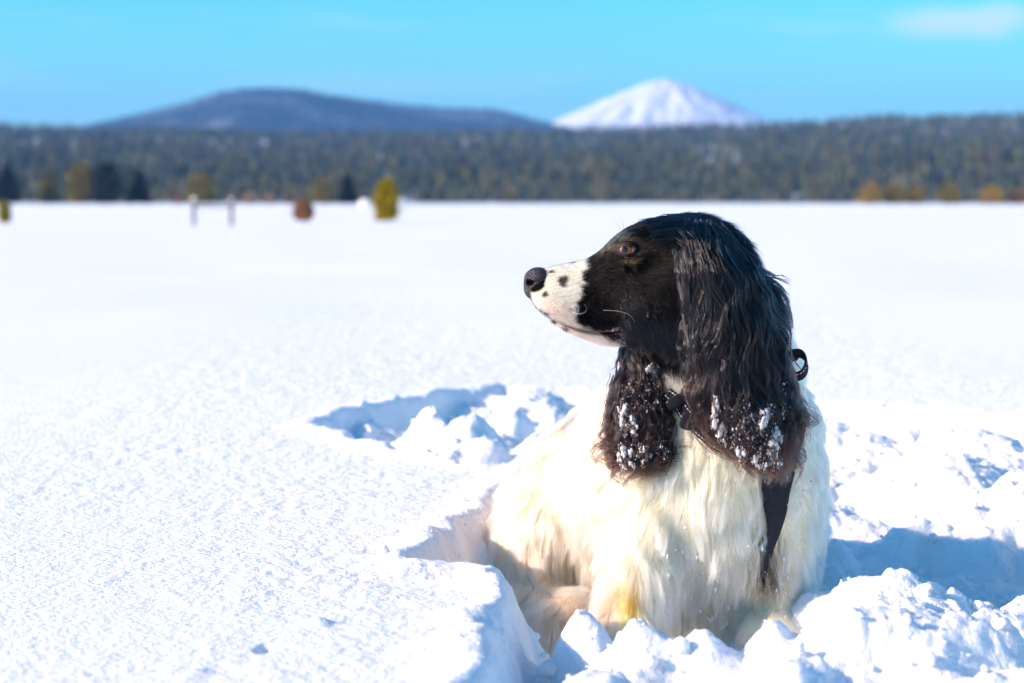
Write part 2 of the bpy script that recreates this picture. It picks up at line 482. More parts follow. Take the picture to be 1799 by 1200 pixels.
HILL = [(-1200, 262), (-300, 245), (0, 238), (120, 228), (190, 215), (260, 198), (330, 181), (390, 163), (430, 156), (480, 155), (540, 159), (580, 168), (640, 176), (720, 184), (800, 189), (860, 192), (900, 200), (950, 214), (1010, 228), (1300, 262), (2200, 280)]
HY = 8200.0
def hill_z(px, x, y):
    top = (HORIZON - curve(px, HILL)) / FPX * HY - 8
    t = (y - 5200) / (HY - 5200)
    prof = np.where(t < 1, smooth(-.05, 1.02, t) * .6 + .4 * np.clip(t, 0, 1), 1 - (t - 1) * 1.1)
    return top * prof + 16 * fbm(x / 500, y / 600, 4, 211) * np.clip(t * 3, 0, 1) * np.clip(2.0 - np.abs(t - 1) * 0, 0, 1) * (0.35 + 0.65 * (np.abs(t - 1) > .12))
def hill_material():
    m, nt, b, out = new_mat('far_hill_forest')
    b.inputs['Roughness'].default_value = .95; b.inputs['Specular IOR Level'].default_value = 0.0
    tc = N(nt, 'ShaderNodeTexCoord')
    n1 = N(nt, 'ShaderNodeTexNoise'); n1.inputs['Scale'].default_value = 0.0022; n1.inputs['Detail'].default_value = 6
    n2 = N(nt, 'ShaderNodeTexNoise'); n2.inputs['Scale'].default_value = 0.03; n2.inputs['Detail'].default_value = 3
    add = N(nt, 'ShaderNodeMath', operation='ADD')
    mr = N(nt, 'ShaderNodeMapRange'); mr.inputs[1].default_value = 1.02; mr.inputs[2].default_value = 1.45
    mxn = N(nt, 'ShaderNodeMix', data_type='RGBA')
    mxn.inputs[6].default_value = (0.022, 0.028, 0.028, 1); mxn.inputs[7].default_value = (0.45, 0.48, 0.55, 1)
    for n in (n1, n2): nt.links.new(tc.outputs['Object'], n.inputs['Vector'])
    nt.links.new(n1.outputs[0], add.inputs[0]); nt.links.new(n2.outputs[0], add.inputs[1]); nt.links.new(add.outputs[0], mr.inputs[0])
    nt.links.new(mr.outputs[0], mxn.inputs[0]); nt.links.new(mxn.outputs[2], b.inputs['Base Color'])
    bp = N(nt, 'ShaderNodeBump'); bp.inputs['Strength'].default_value = 1; bp.inputs['Distance'].default_value = 12
    nt.links.new(n2.outputs[0], bp.inputs['Height']); nt.links.new(bp.outputs[0], b.inputs['Normal'])
    return m
M_HILL = hill_material()
o = grid_terrain('far_hill', np.arange(-1200, 2200, 12), np.linspace(5200, 9800, 60), hill_z, M_HILL)
tag(o, 'broad dark wooded hill with a rounded top and patches of snow, left of the white peak', kind='structure')

# snow-covered volcano
MY = 11500.0
def build_mountain():
    pk = at(1166, 139, MY); q = MY / 20000.0
    ang = np.linspace(0, 2 * np.pi, 241)[:-1]
    rad = np.concatenate([np.linspace(0, 400, 14)[1:], np.linspace(430, 3600, 70)])
    R, A = np.meshgrid(rad, ang)
    x = R * np.cos(A); y = R * np.sin(A)
    drop = (np.sqrt(R * R + 150.0 ** 2) - 150.0) * .485 - 0.000022 * R * R
    drop = np.where(x < 0, drop * 1.0, drop * 0.98)
    z = pk[2] - drop
    ridge = np.abs(vnoise(A * 3.2, R / 1400, 301)) * 60 + np.abs(vnoise(A * 8 + 4, R / 600, 302)) * 24
    z += (ridge - 28) * smooth(100, 900, R) + 14 * fbm(x / 90, y / 90, 3, 305) * smooth(0, 200, R)
    z = pk[2] + (z - pk[2]) * q; x = x * q; y = y * q
    V = [np.array([[pk[0], MY, pk[2]]]), np.stack([pk[0] + x.ravel(), MY + y.ravel(), z.ravel()], 1)]
    V = np.concatenate(V); nr = len(rad); na = len(ang)
    F = []
    for a in range(na):
        b = (a + 1) % na
        F.append((0, 1 + a * nr, 1 + b * nr))
        for r in range(nr - 1):
            F.append((1 + a * nr + r, 1 + a * nr + r + 1, 1 + b * nr + r + 1, 1 + b * nr + r))
    m, nt, b, out = new_mat('mountain_snow')
    b.inputs['Roughness'].default_value = .8
    at_ = N(nt, 'ShaderNodeAttribute', attribute_name='col'); nt.links.new(at_.outputs['Color'], b.inputs['Base Color'])
    o = mesh_obj('snowy_mountain', V, F, m)
    n = fbm(V[:, 0] / 180, V[:, 1] / 180 + V[:, 2] / 40, 4, 311)
    lo = smooth(450, 350, V[:, 2] + 50 * n)
    c = np.array([.86, .87, .89])[None] * (1 - lo[:, None]) + np.array([.10, .11, .12])[None] * lo[:, None]
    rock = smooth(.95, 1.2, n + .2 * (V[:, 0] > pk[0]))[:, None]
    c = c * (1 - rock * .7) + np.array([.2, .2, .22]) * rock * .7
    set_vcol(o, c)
    tag(o, 'snow-covered volcano peak far away, bright on its left flank and blue on its right', kind='structure')
build_mountain()

def tree_soup(name, pos, hgt, wid, cols, tiers, sides, mat):
    """Many far conifers in one mesh: each a stack of ragged open cones."""
    n = len(pos)
    Vs, Cs = [], []
    per = sides + 1
    ang0 = RNG.uniform(0, 6.28, (n, 1))
    for t in range(tiers):
        f0 = t / tiers
        zt = 0.22 + 0.78 * (f0 + 1.45 / tiers) if t < tiers - 1 else 1.0
        zb = 0.16 + 0.80 * f0
        rr = (1 - f0) ** .8 * wid * RNG.uniform(.75, 1.15, n)
        apex = np.stack([pos[:, 0] + RNG.normal(0, .05, n) * wid, pos[:, 1], pos[:, 2] + np.minimum(zt, 1) * hgt], 1)
        a = ang0 + np.arange(sides)[None] * 6.2832 / sides + RNG.normal(0, .2, (n, sides))
        r = rr[:, None] * RNG.uniform(.55, 1.25, (n, sides))
        ring = np.stack([pos[:, 0:1] + np.cos(a) * r, pos[:, 1:2] + np.sin(a) * r, pos[:, 2:3] + (zb + RNG.normal(0, .03, (n, sides))) * hgt[:, None]], -1)
        Vs.append(np.concatenate([apex[:, None], ring], 1))
        Cs.append(np.repeat((cols * RNG.uniform(.75, 1.25, (n, 1)))[:, None], per, 1))
    V = np.concatenate(Vs, 1); C = np.concatenate(Cs, 1)
    base = (np.arange(n) * per * tiers)[:, None, None]
    tri = []
    for t in range(tiers):
        for k in range(sides):
            tri.append((t * per, t * per + 1 + k, t * per + 1 + (k + 1) % sides))
    F = (np.array(tri)[None] + base).reshape(-1, 3)
    o = mesh_obj(name, V.reshape(-1, 3), F, mat, smooth_=False)
    set_vcol(o, C.reshape(-1, 3))
    return o

def tree_cols(n, warm=.5):
    olive = np.array([.088, .090, .045]); green = np.array([.042, .064, .058]); dark = np.array([.024, .040, .054]); brown = np.array([.085, .066, .050])
    k = RNG.uniform(0, 1, n)[:, None]; w = RNG.uniform(0, 1, n)[:, None]
    c = np.where(k < .35, olive, np.where(k < .7, green, np.where(k < .9, dark, brown)))
    return c * (.75 + .4 * w)

def build_forest():
    n = 30000
    px = RNG.uniform(-700, 2500, n)
    Y = 960 + (3450 - 960) * RNG.uniform(0, 1, n) ** 1.25
    X = (px - 899.5) / FPX * Y
    Z = np.maximum(ridge_z(px, X, Y), 0)
    dens = fbm(X / 260, Y / 300, 3, 221)
    clear = np.exp(-(((px - 1250) / 80) ** 2 + ((Y - 2050) / 620) ** 2)) * smooth(-.7, .1, fbm(X / 60, Y / 140, 2, 261))     # open snowy slope
    keep = (RNG.uniform(0, 1, n) < 1.05 + .5 * dens - clear * .72)
    px, X, Y, Z = px[keep], X[keep], Y[keep], Z[keep]
    m = len(X)
    h = RNG.uniform(9, 19, m) * (0.9 + .25 * fbm(X / 150, Y / 150, 2, 231))
    edge = 1 - smooth(960, 1300, Y)
    h = h * (1 - .5 * edge)
    o = tree_soup('forest', np.stack([X, Y, Z], 1), h, h * RNG.uniform(.17, .27, m), tree_cols(m), 3, 5, M_NEEDLE)
    tag(o, 'dense belt of conifers covering the long hillside behind the snow field', kind='stuff')
    n = 16000
    px = RNG.uniform(-400, 1400, n); Y = RNG.uniform(6300, 8350, n)
    X = (px - 899.5) / FPX * Y; Z = hill_z(px, X, Y)
    keep = RNG.uniform(0, 1, n) < .55 + .6 * fbm(X / 500, Y / 500, 3, 241) + .6 * (Y > 8000)
    px, X, Y, Z = px[keep], X[keep], Y[keep], Z[keep]; m = len(X)
    h = RNG.uniform(9, 17, m)
    o = tree_soup('hilltop_forest', np.stack([X, Y, Z], 1), h, h * .24, tree_cols(m) * .7, 2, 4, M_NEEDLE)
    tag(o, 'thin far-off forest on the slopes and crest of the rounded hill', kind='stuff')
build_forest()

# ------------------------------------------------------------------ single trees and shrubs
def blade_crown(rng, H, prof, n, size, zlo, droop=.3, cols=((.10, .10, .03), (.05, .06, .03))):
    """Crown of small leaf-sized triangles spread through a volume; prof(f) gives radius at height share f."""
    f = rng.uniform(0, 1, n) ** 1.15
    z = zlo + f * (H - zlo)
    R = prof(f)
    nb = 26
    lob = rng.uniform(.42, 1.2, (nb, 12)) * rng.uniform(.8, 1.1, (nb, 1))                                   # uneven outline
    a = rng.uniform(0, 6.283, n)
    R = R * lob[(f * (nb - 1)).astype(int), (a / 6.2832 * 12).astype(int) % 12]
    r = R * rng.uniform(0, 1, n) ** .45
    c = np.stack([np.cos(a) * r, np.sin(a) * r, z - droop * r * .5], 1)
    out = np.stack([np.cos(a), np.sin(a), np.full(n, .25)], 1)
    d = out + rng.normal(0, .55, (n, 3)); d /= np.linalg.norm(d, axis=1)[:, None]
    s = np.cross(d, rng.normal(0, 1, (n, 3))); s /= np.linalg.norm(s, axis=1)[:, None] + 1e-9
    L_ = size * rng.uniform(.6, 1.5, n)[:, None]
    V = np.stack([c - s * L_ * .28, c + s * L_ * .28, c + d * L_ * 1.3], 1)
    k = rng.uniform(0, 1, (n, 1))
    C = np.array(cols[0]) * k + np.array(cols[1]) * (1 - k)
    return V.reshape(-1, 3), np.arange(3 * n).reshape(-1, 3), np.repeat(C, 3, 0)

def trunk_mesh(rng, H, r, limbs=8, limb_len=.2, sides=7):
    V, F = [], []
    def tube(p0, p1, r0, r1):
        b = len(V); d = np.array(p1) - p0; d = d / np.linalg.norm(d)
        u = np.cross(d, [.3, .5, .8]); u /= np.linalg.norm(u); w = np.cross(d, u)
        for p, rr in ((p0, r0), (p1, r1)):
            for k in range(sides):
                a = k * 6.2832 / sides
                V.append(np.array(p) + (u * math.cos(a) + w * math.sin(a)) * rr)
        for k in range(sides):
            F.append((b + k, b + (k + 1) % sides, b + sides + (k + 1) % sides, b + sides + k))
    segs = 5; p = np.zeros(3)
    p[2] = -0.06 * H
    for s in range(segs):
        q = np.array([rng.normal(0, .01) * H, rng.normal(0, .01) * H, H * (s + 1) / segs * .96])
        tube(p, q, r * (1 - s / segs * .85), r * (1 - (s + 1) / segs * .85)); p = q
    for k in range(limbs):
        f = rng.uniform(.15, .85); a = rng.uniform(0, 6.28); l = limb_len * H * (1.1 - f)
        tube(np.array([0, 0, f * H]), np.array([math.cos(a) * l, math.sin(a) * l, f * H + l * .25]), r * .3, r * .08)
    return V, F

def make_tree(name, label, cat, px, pyb, pyt, Y, wpx, cols, shape='cone', group=None, n=2000, zoff=0.0, size=.07, trunk=True, zlo=.08, seed=0):
    rng = np.random.default_rng(seed + int(px) * 7 + 13)
    b = at(px, pyb, Y); H = (pyb - pyt) / FPX * Y; W = wpx * .62 / FPX * Y
    if shape == 'cone': prof = lambda f: W * (1.02 - f) ** .75
    elif shape == 'egg': prof = lambda f: W * np.sqrt(np.clip(1 - (2 * f - .9) ** 2 * .82, 0.02, 1))
    else: prof = lambda f: W * 1.75 * (f + .10) ** .55 * np.clip(1.03 - f, 0, 1) ** .62
    root = empty(name, (b[0], b[1], b[2]))
    tag(root, label, cat, group)
    V, F, C = blade_crown(rng, H, prof, n, size * H, zlo * H, cols=cols)
    c = mesh_obj('crown', V, F, M_NEEDLE, root, smooth_=False); set_vcol(c, C)
    if trunk:
        tv, tf = trunk_mesh(rng, H * .93, H * .022 + W * .03)
        mesh_obj('trunk', tv, tf, M_BARK, root)
    return root

OL = ((.33, .25, .035), (.08, .075, .022)); DK = ((.018, .024, .018), (.004, .007, .008)); GD = ((.46, .28, .035), (.22, .15, .03)); MG = ((.10, .10, .04), (.04, .05, .03))
LT = 'young conifers standing along the far left edge of the snow field'
make_tree('conifer', 'dark conifer at the far left edge of the photo, in front of the forest', 'tree', 14, 359, 293, 870, 48, DK, 'cone', LT)
make_tree('conifer', 'small olive conifer alone between the leftmost dark one and the tall pair', 'tree', 86, 359, 300, 880, 40, OL, 'cone', LT)
make_tree('conifer', 'olive tree on the left of the tall touching pair at the far shore', 'tree', 143, 360, 287, 860, 46, OL, 'egg', LT)
make_tree('conifer', 'widest dark round-headed conifer, on the right of the tall touching pair', 'tree', 189, 360, 288, 850, 58, DK, 'egg', LT)
make_tree('conifer', 'narrow dark conifer standing just right of the widest dark one', 'tree', 245, 360, 301, 870, 40, DK, 'cone', LT)
make_tree('conifer', 'leaning bushy conifer, olive on its left side, above the left snow-capped post', 'tree', 353, 359, 304, 840, 52, OL, 'egg', LT)
make_tree('conifer', 'pale olive conifer just behind the rusty shrub', 'tree', 567, 360, 315, 820, 40, OL, 'egg', LT)
make_tree('conifer', 'dark small conifer between the rusty shrub and the golden green sapling', 'tree', 612, 360, 310, 830, 36, DK, 'cone', LT)
GT = 'golden bushes along the far right edge of the snow field'
for px, t, w, cl, lb in ((1530, 323, 34, GD, 'bright golden bush, leftmost of the row at the far right shore'),
                         (1571, 321, 40, OL, 'darker olive bush second from the left in the far right row'),
                         (1608, 328, 30, GD, 'small faint golden bush in the middle of the far right row'),
                         (1668, 321, 38, OL, 'pointed golden olive bush standing between two gaps of the far right row'),
                         (1742, 326, 44, GD, 'wide low golden bush second from the right in the far right row'),
                         (1787, 332, 34, ((.30, .14, .05), (.16, .09, .04)), 'orange brown bush at the right edge of the photo')):
    make_tree('golden_bush', lb, 'bush', px, 360, t, 900, w, cl, 'egg', GT, n=1400, size=.09)

# saplings and shrubs nearer on the field
make_tree('pine_sapling', 'golden green egg-shaped pine sapling poking out of the snow field, largest of the near ones', 'sapling', 679, 386, 316, 37.0, 44,
          ((.55, .40, .02), (.20, .17, .02)), 'flame', None, n=2600, size=.075, zlo=.02)
make_tree('pine_sapling', 'small yellow green sapling cut by the left edge of the photo', 'sapling', 8, 390, 354, 33.5, 20,
          ((.50, .38, .04), (.2, .17, .03)), 'egg', None, n=900, size=.12, zlo=.02)

def make_shrub(name, label, px, pyb, pyt, Y, wpx, mat, n=420, seed=3):
    rng = np.random.default_rng(seed + int(px))
    b = at(px, pyb, Y); H = (pyb - pyt) / FPX * Y; W = wpx / 2 / FPX * Y
    V, F = [], []
    for k in range(n):
        a = rng.uniform(0, 6.283); u = rng.uniform(0, 1) ** .5
        p0 = np.array([math.cos(a) * W * .35 * u, math.sin(a) * W * .35 * u, -.05 * H])
        top = np.array([math.cos(a) * W * u * rng.uniform(.7, 1.1), math.sin(a) * W * u * rng.uniform(.7, 1.1), H * math.sqrt(max(.05, 1 - u * u * .75)) * rng.uniform(.55, 1.08)])
        mid = (p0 + top) / 2 + rng.normal(0, .06, 3) * H
        pts = [p0, mid, top]; w = H * .014
        side = np.array([-math.sin(a), math.cos(a), 0])
        for q in range(2):
            bi = len(V); w0 = w * (1 - q * .35); w1 = w * (.65 - q * .45)
            V += [pts[q] - side * w0, pts[q] + side * w0, pts[q + 1] + side * w1, pts[q + 1] - side * w1]
            F.append((bi, bi + 1, bi + 2, bi + 3))
            rad = np.cross(side, [0, 0, 1]); bi = len(V)
            V += [pts[q] - rad * w0, pts[q] + rad * w0, pts[q + 1] + rad * w1, pts[q + 1] - rad * w1]
            F.append((bi, bi + 1, bi + 2, bi + 3))
    o = mesh_obj(name, V, F, mat, smooth_=False)
    o.location = [float(v) for v in b]
    tag(o, label, 'shrub')
    return o
make_shrub('dry_shrub', 'low rusty brown bare shrub on the snow left of the golden green sapling', 533, 387, 348, 37.0, 42, M_TWIG, 2600)
make_shrub('dry_shrub', 'small faint rusty shrub at the far shore left of the snow-capped posts', 312, 360, 340, 700, 24, M_TWIG, 300)
M_REED = flat_mat('pale_dry_reeds', (.48, .33, .22), .9)
make_shrub('reed_clump', 'pale tan clump of dry reeds at the far shore right of the snow-capped posts', 438, 360, 334, 800, 34, M_REED, 300)
make_shrub('reed_clump', 'second pale tan reed clump, right of the first and smaller', 474, 360, 337, 800, 26, M_REED, 240)
make_shrub('reed_clump', 'tall thin brown reed stand between the pale clumps and the rusty shrub', 506, 360, 320, 820, 14, flat_mat('brown_dry_reeds', (.25, .16, .09), .9), 160)

# snow-capped posts of an old rail fence
def box(V, F, c, s, rot=0.0, jit=0.0, rng=None):
    b = len(V)
    for dz in (-1, 1):
        for dx, dy in ((-1, -1), (1, -1), (1, 1), (-1, 1)):
            x = dx * s[0] / 2; y = dy * s[1] / 2
            p = [c[0] + x * math.cos(rot) - y * math.sin(rot), c[1] + x * math.sin(rot) + y * math.cos(rot), c[2] + dz * s[2] / 2]
            if jit: p = [q + random.uniform(-jit, jit) for q in p]
            V.append(p)
    for q in ((0, 3, 2, 1), (4, 5, 6, 7), (0, 1, 5, 4), (1, 2, 6, 5), (2, 3, 7, 6), (3, 0, 4, 7)):
        F.append(tuple(b + i for i in q))

def build_fence():
    Y = 34.5
    root = empty('rail_fence', at(373, 390, Y))
    tag(root, 'two snow-capped wooden posts joined by a rail, far out on the snow', 'fence')
    o0 = at(373, 390, Y)
    for px, capr in ((341, .046), (407, .032)):
        p = at(px, 391, Y) - o0; h = (391 - 353) / FPX * Y
        V, F = [], []; box(V, F, (p[0], 0, h / 2 - .03), (.06, .06, h + .06), .2, .004)
        mesh_obj('post', V, F, M_WOOD, root, smooth_=False)
        sv, sf = icosphere(2)
        n = 1 + .12 * vnoise(sv[:, 0] * 2 + px, sv[:, 1] * 2 + sv[:, 2], 5)
        sv = sv * n[:, None] * np.array([capr, capr, capr * .8]) + np.array([p[0], 0, h + capr * .45])
        mesh_obj('snow_cap', sv, sf, M_SNOW, root)
    a = at(341, 362, Y) - o0; b = at(407, 363, Y) - o0
    V, F = [], []; box(V, F, ((a[0] + b[0]) / 2, .055, (a[2] + b[2]) / 2), (b[0] - a[0] + .1, .025, .030), 0, .004)
    mesh_obj('rail', V, F, M_WOOD, root, smooth_=False)
build_fence()

def snow_hump(px, pyb, pyt, wpx, Y, label):
    sv, sf = icosphere(3)
    n = 1 + .14 * vnoise(sv[:, 0] * 2.2 + px, sv[:, 1] * 2 + sv[:, 2] * 1.4, 8)
    b = at(px, pyb, Y); h = (pyb - pyt) / FPX * Y; w = wpx / 2 / FPX * Y
    o = mesh_obj('snow_mound', sv * n[:, None] * np.array([w, w, h]), sf, M_SNOW)
    o.location = [float(v) for v in b]
    tag(o, label, 'mound', 'humps of snow beside the golden green sapling')
snow_hump(642, 360, 350, 24, 300, 'low wide white snow hump far off left of the golden green sapling')
snow_hump(707, 360, 348, 16, 300, 'small round white snow hump far off right of the golden green sapling')

# ------------------------------------------------------------------ air
def build_haze():
    V, F = [], []
    box(V, F, (0, 5500, 363), (27500, 17500, 734))
    m = bpy.data.materials.new('air'); m.use_nodes = True; nt = m.node_tree
    for n in list(nt.nodes): nt.nodes.remove(n)
    out = N(nt, 'ShaderNodeOutputMaterial'); v = N(nt, 'ShaderNodeVolumePrincipled')
    v.inputs['Color'].default_value = (0.17, 0.46, 1.0, 1)
    v.inputs['Density'].default_value = HAZE_DENSITY
    v.inputs['Anisotropy'].default_value = 0.0
    nt.links.new(v.outputs[0], out.inputs['Volume'])
    o = mesh_obj('haze', V, F, m, smooth_=False)
    tag(o, 'thin blue air over the whole landscape', kind='stuff')
HAZE_DENSITY = 7.5e-5
build_haze()
# ------------------------------------------------------------------ dog: implicit body
MPX = DOG_Y / FPX           # metres per photograph pixel at the dog

def pc(vals):
    a = np.array(vals, float); return a

def smin(a, b, k):
    h = np.clip(0.5 + 0.5 * (b - a) / k, 0, 1)
    return b * (1 - h) + a * h - k * h * (1 - h)

HEAD = pc([  # px, top, bottom, half width (px)
    (922, 500, 506, 2), (930, 490, 520, 9), (938, 482, 534, 16), (950, 474, 550, 23), (968, 469, 565, 30), (990, 465, 579, 35), (1012, 461, 590, 38),
    (1030, 456, 595, 40), (1045, 449, 600, 43), (1058, 439, 603, 48), (1070, 427, 604, 54), (1082, 416, 604, 60), (1096, 406, 604, 66),
    (1120, 394, 606, 74), (1150, 386, 610, 80), (1190, 383, 612, 84), (1230, 387, 612, 82), (1265, 404, 605, 74), (1295, 432, 590, 60), (1318, 470, 560, 40), (1330, 505, 530, 12)])
_hx = np.linspace(922, 1330, 300)
_k = np.exp(-np.linspace(-2, 2, 17) ** 2); _k /= _k.sum()
def _sm(col):
    v = np.interp(_hx, HEAD[:, 0], HEAD[:, col]); p = np.pad(v, 8, mode='edge')
    return np.convolve(p, _k, 'valid')
_ht, _hb, _hw = _sm(1), _sm(2), _sm(3)
_hX = np.array([at(a, 500, DOG_Y)[0] for a in _hx])
_hTz = np.array([at(a, b, DOG_Y)[2] for a, b in zip(_hx, _ht)]); _hBz = np.array([at(a, b, DOG_Y)[2] for a, b in zip(_hx, _hb)])

def sd_head(P):
    x, y, z = P[:, 0], P[:, 1] - DOG_Y, P[:, 2]
    t = np.interp(x, _hX, _hTz); b = np.interp(x, _hX, _hBz); w = np.interp(x, _hX, _hw) * MPX
    c = (t + b) / 2; h = (t - b) / 2
    v = (z - c) / h
    u = (x - _hX[0]) / (_hX[-1] - _hX[0])
    muz = 1 - smooth(.20, .42, u)
    # the upper lips are the widest part of the muzzle, the lower jaw is narrow
    wf = 1 + muz * (0.16 * np.exp(-((v + .15) / .45) ** 2) - 0.42 * smooth(-.45, -.95, v)) - (1 - muz) * 0.22 * smooth(-.3, -1, v)
    wf = wf - .12 * muz * smooth(.3, 1, v)
    n = 2.25
    q = (np.abs(v) ** n + (np.abs(y) / (w * wf)) ** n) ** (1 / n)
    d = (q - 1) * np.minimum(h, w)
    ex = np.maximum(np.maximum(_hX[0] - x, x - _hX[-1]), 0)
    return np.sqrt(np.maximum(d, 0) ** 2 + ex ** 2) + np.minimum(d, 0) * (ex == 0)

def W(px, py, dy=0.0):
    return at(px, py, DOG_Y + dy)

def sd_ell(P, c, r, rot=None):
    q = P - c
    if rot is not None: q = q @ rot
    k0 = np.sqrt(((q / r) ** 2).sum(1)); k1 = np.sqrt(((q / (np.array(r) ** 2)) ** 2).sum(1)) + 1e-9
    return k0 * (k0 - 1) / k1

def sd_cap(P, a, b, ra, rb):
    ab = b - a; t = np.clip(((P - a) @ ab) / (ab @ ab), 0, 1)
    return np.linalg.norm(P - a - t[:, None] * ab, axis=1) - (ra + (rb - ra) * t)

def rotY(deg):
    a = math.radians(deg); c, s = math.cos(a), math.sin(a)
    return np.array([[c, 0, s], [0, 1, 0], [-s, 0, c]])

ML = [(931, 524), (940, 538), (955, 550), (975, 561), (995, 570), (1015, 577), (1035, 581), (1055, 582), (1072, 580), (1090, 575)]
_MLW = np.array([W(a, b) for a, b in ML])[:, [0, 2]]
def seg_dist(x, z, L_=None):
    p = _MLW if L_ is None else L_
    r = np.full(x.shape, 9.0)
    near = (x < p[-1, 0] + .02) & (np.abs(z - p[:, 1].mean()) < .06)
    xs, zs = x[near], z[near]; q = r[near]
    for i in range(len(p) - 1):
        ex, ez = p[i + 1] - p[i]
        t = np.clip(((xs - p[i, 0]) * ex + (zs - p[i, 1]) * ez) / (ex * ex + ez * ez), 0, 1)
        q = np.minimum(q, np.hypot(xs - p[i, 0] - ex * t, zs - p[i, 1] - ez * t))
    r[near] = q
    return r
EYE_C = W(1102, 439, -.0315)
EYE_R = .0108
def sd_dog(P):
    P = P.astype(np.float64)
    d = sd_head(P)
    for s in (-1, 1):                                   # cheek, brow, socket, jaw muscle: both sides
        d = smin(d, sd_ell(P, W(1165, 535, s * .030), (.043, .024, .040)), .02)
        d = smin(d, sd_ell(P, W(1106, 422, s * .028), (.014, .008, .005)), .008)
        d = smin(d, sd_ell(P, W(1112, 462, s * .034), (.022, .012, .008), rotY(-18)), .012)
        d = smin(d, sd_ell(P, W(985, 540, s * .014), (.032, .013, .015), rotY(22)), .010)
        h = sd_ell(P, W(1073, 462, s * .040), (.018, .011, .013))          # hollow in front of the eye
        d = -smin(-d, h, .010)
    e = np.linalg.norm(P - EYE_C, axis=1) - (EYE_R - .0015)
    e2 = np.linalg.norm(P - (EYE_C * [1, 0, 1] + [0, 2 * DOG_Y - EYE_C[1], 0]), axis=1) - (EYE_R - .0015)
    d = -smin(-d, e, .002); d = -smin(-d, e2, .002)
    m2 = seg_dist(P[:, 0], P[:, 2])
    d = d + .0030 * np.exp(-(m2 / .0022) ** 2) * (np.abs(d) < .02)           # the lip line
    # neck, chest, shoulders, trunk, rump
    b = sd_cap(P, W(1225, 500, .0), W(1262, 730, .045), .066, .088)
    b = smin(b, sd_cap(P, W(1300, 560, .03), W(1322, 740, .09), .040, .056), .04)
    b = smin(b, sd_ell(P, W(1256, 870, .06), (.112, .120, .138)), .05)
    b = smin(b, sd_ell(P, W(1366, 865, .085), (.040, .092, .116), rotY(-6)), .03)
    b = smin(b, sd_ell(P, W(1140, 900, .085), (.085, .10, .115)), .05)
    b = smin(b, sd_cap(P, W(1215, 815, .13), W(1030, 905, .33), .134, .112), .06)
    b = smin(b, sd_ell(P, W(968, 925, .21), (.066, .115, .098), rotY(20)), .035)
    b = smin(b, sd_cap(P, W(960, 985, .15), W(942, 1058, .10), .044, .026), .03)
    b = smin(b, sd_cap(P, W(942, 1058, .10), W(990, 1090, .01), .026, .022), .02)
    b = smin(b, sd_cap(P, W(1148, 940, .0), W(1104, 1085, -.07), .048, .034), .022)
    b = smin(b, sd_ell(P, W(1100, 1098, -.065), (.026, .036, .020)), .015)
    b = smin(b, sd_cap(P, W(1350, 940, .03), W(1352, 1070, -.01), .042, .026), .03)
    b = smin(b, sd_ell(P, W(1348, 1100, -.03), (.026, .036, .020)), .015)
    b = smin(b, sd_cap(P, W(1250, 950, .06), W(1230, 1040, .06), .095, .07), .04)
    return smin(d, b, .022)

def extract(fun, lo, hi, h, coarse=4, band=.012):
    n = np.ceil((np.array(hi) - lo) / (h * coarse)).astype(int)
    ax = [lo[k] + (np.arange(n[k]) + .5) * h * coarse for k in range(3)]
    Gx = np.stack(np.meshgrid(*ax, indexing='ij'), -1).reshape(-1, 3)
    c = np.concatenate([fun(q) for q in np.array_split(Gx, 8)]).astype(np.float32).reshape(n)
    A = np.repeat(np.repeat(np.repeat(c, coarse, 0), coarse, 1), coarse, 2)
    idx = np.argwhere(np.abs(A) < h * coarse * 1.1 + .003)
    P = np.array(lo) + (idx + .5) * h
    v = np.concatenate([fun(q) for q in np.array_split(P, max(1, len(P) // 300000))])
    A[idx[:, 0], idx[:, 1], idx[:, 2]] = v
    return A

import openvdb
def vdb_mesh(A, lo, h):
    g = openvdb.FloatGrid(background=1.0)
    g.copyFromArray(A)
    p, q = g.convertToQuads(isovalue=0.0)
    return np.array(lo) + (p + .5) * h, q[:, ::-1].astype(np.int32)

def fix_winding(V, F, fun):
    f = F[::max(1, len(F) // 500)]
    n = np.cross(V[f[:, 1]] - V[f[:, 0]], V[f[:, 2]] - V[f[:, 0]]); n /= np.linalg.norm(n, axis=1)[:, None] + 1e-12
    c = V[f].mean(1)
    if (fun(c + n * .003) - fun(c - n * .003)).mean() < 0: F = F[:, ::-1]
    return np.ascontiguousarray(F)

DLO = np.array([W(905, 500, 0)[0], DOG_Y - .16, -.115]); DHI = np.array([W(1490, 500, 0)[0] + .02, DOG_Y + .50, .40])
DLO[0] -= .08
VH = 0.0020
A_DOG = extract(sd_dog, DLO, DHI, VH)
Vd, Fd = vdb_mesh(A_DOG, DLO, VH)
Fd = fix_winding(Vd, Fd, sd_dog)
print('dog mesh', Vd.shape, Fd.shape)

def sample_grid(P):
    i = np.clip(((P - DLO) / VH - .5).round().astype(int), 0, np.array(A_DOG.shape) - 1)
    return A_DOG[i[:, 0], i[:, 1], i[:, 2]]

def grad_grid(P, e=.004):
    g = np.stack([sample_grid(P + np.eye(3)[k] * e) - sample_grid(P - np.eye(3)[k] * e) for k in range(3)], 1)
    return g / (np.linalg.norm(g, axis=1)[:, None] + 1e-9)

# ------------------------------------------------------------------ coat pattern
BLACK = np.array([.003, .0028, .004]); CREAM = np.array([.945, .855, .66]); PINK = np.array([.80, .50, .38])
def n3(P, s, seed=0):
    return (vnoise(P[:, 0] / s + P[:, 1] / s * .7, P[:, 2] / s - P[:, 1] / s * .6, seed))

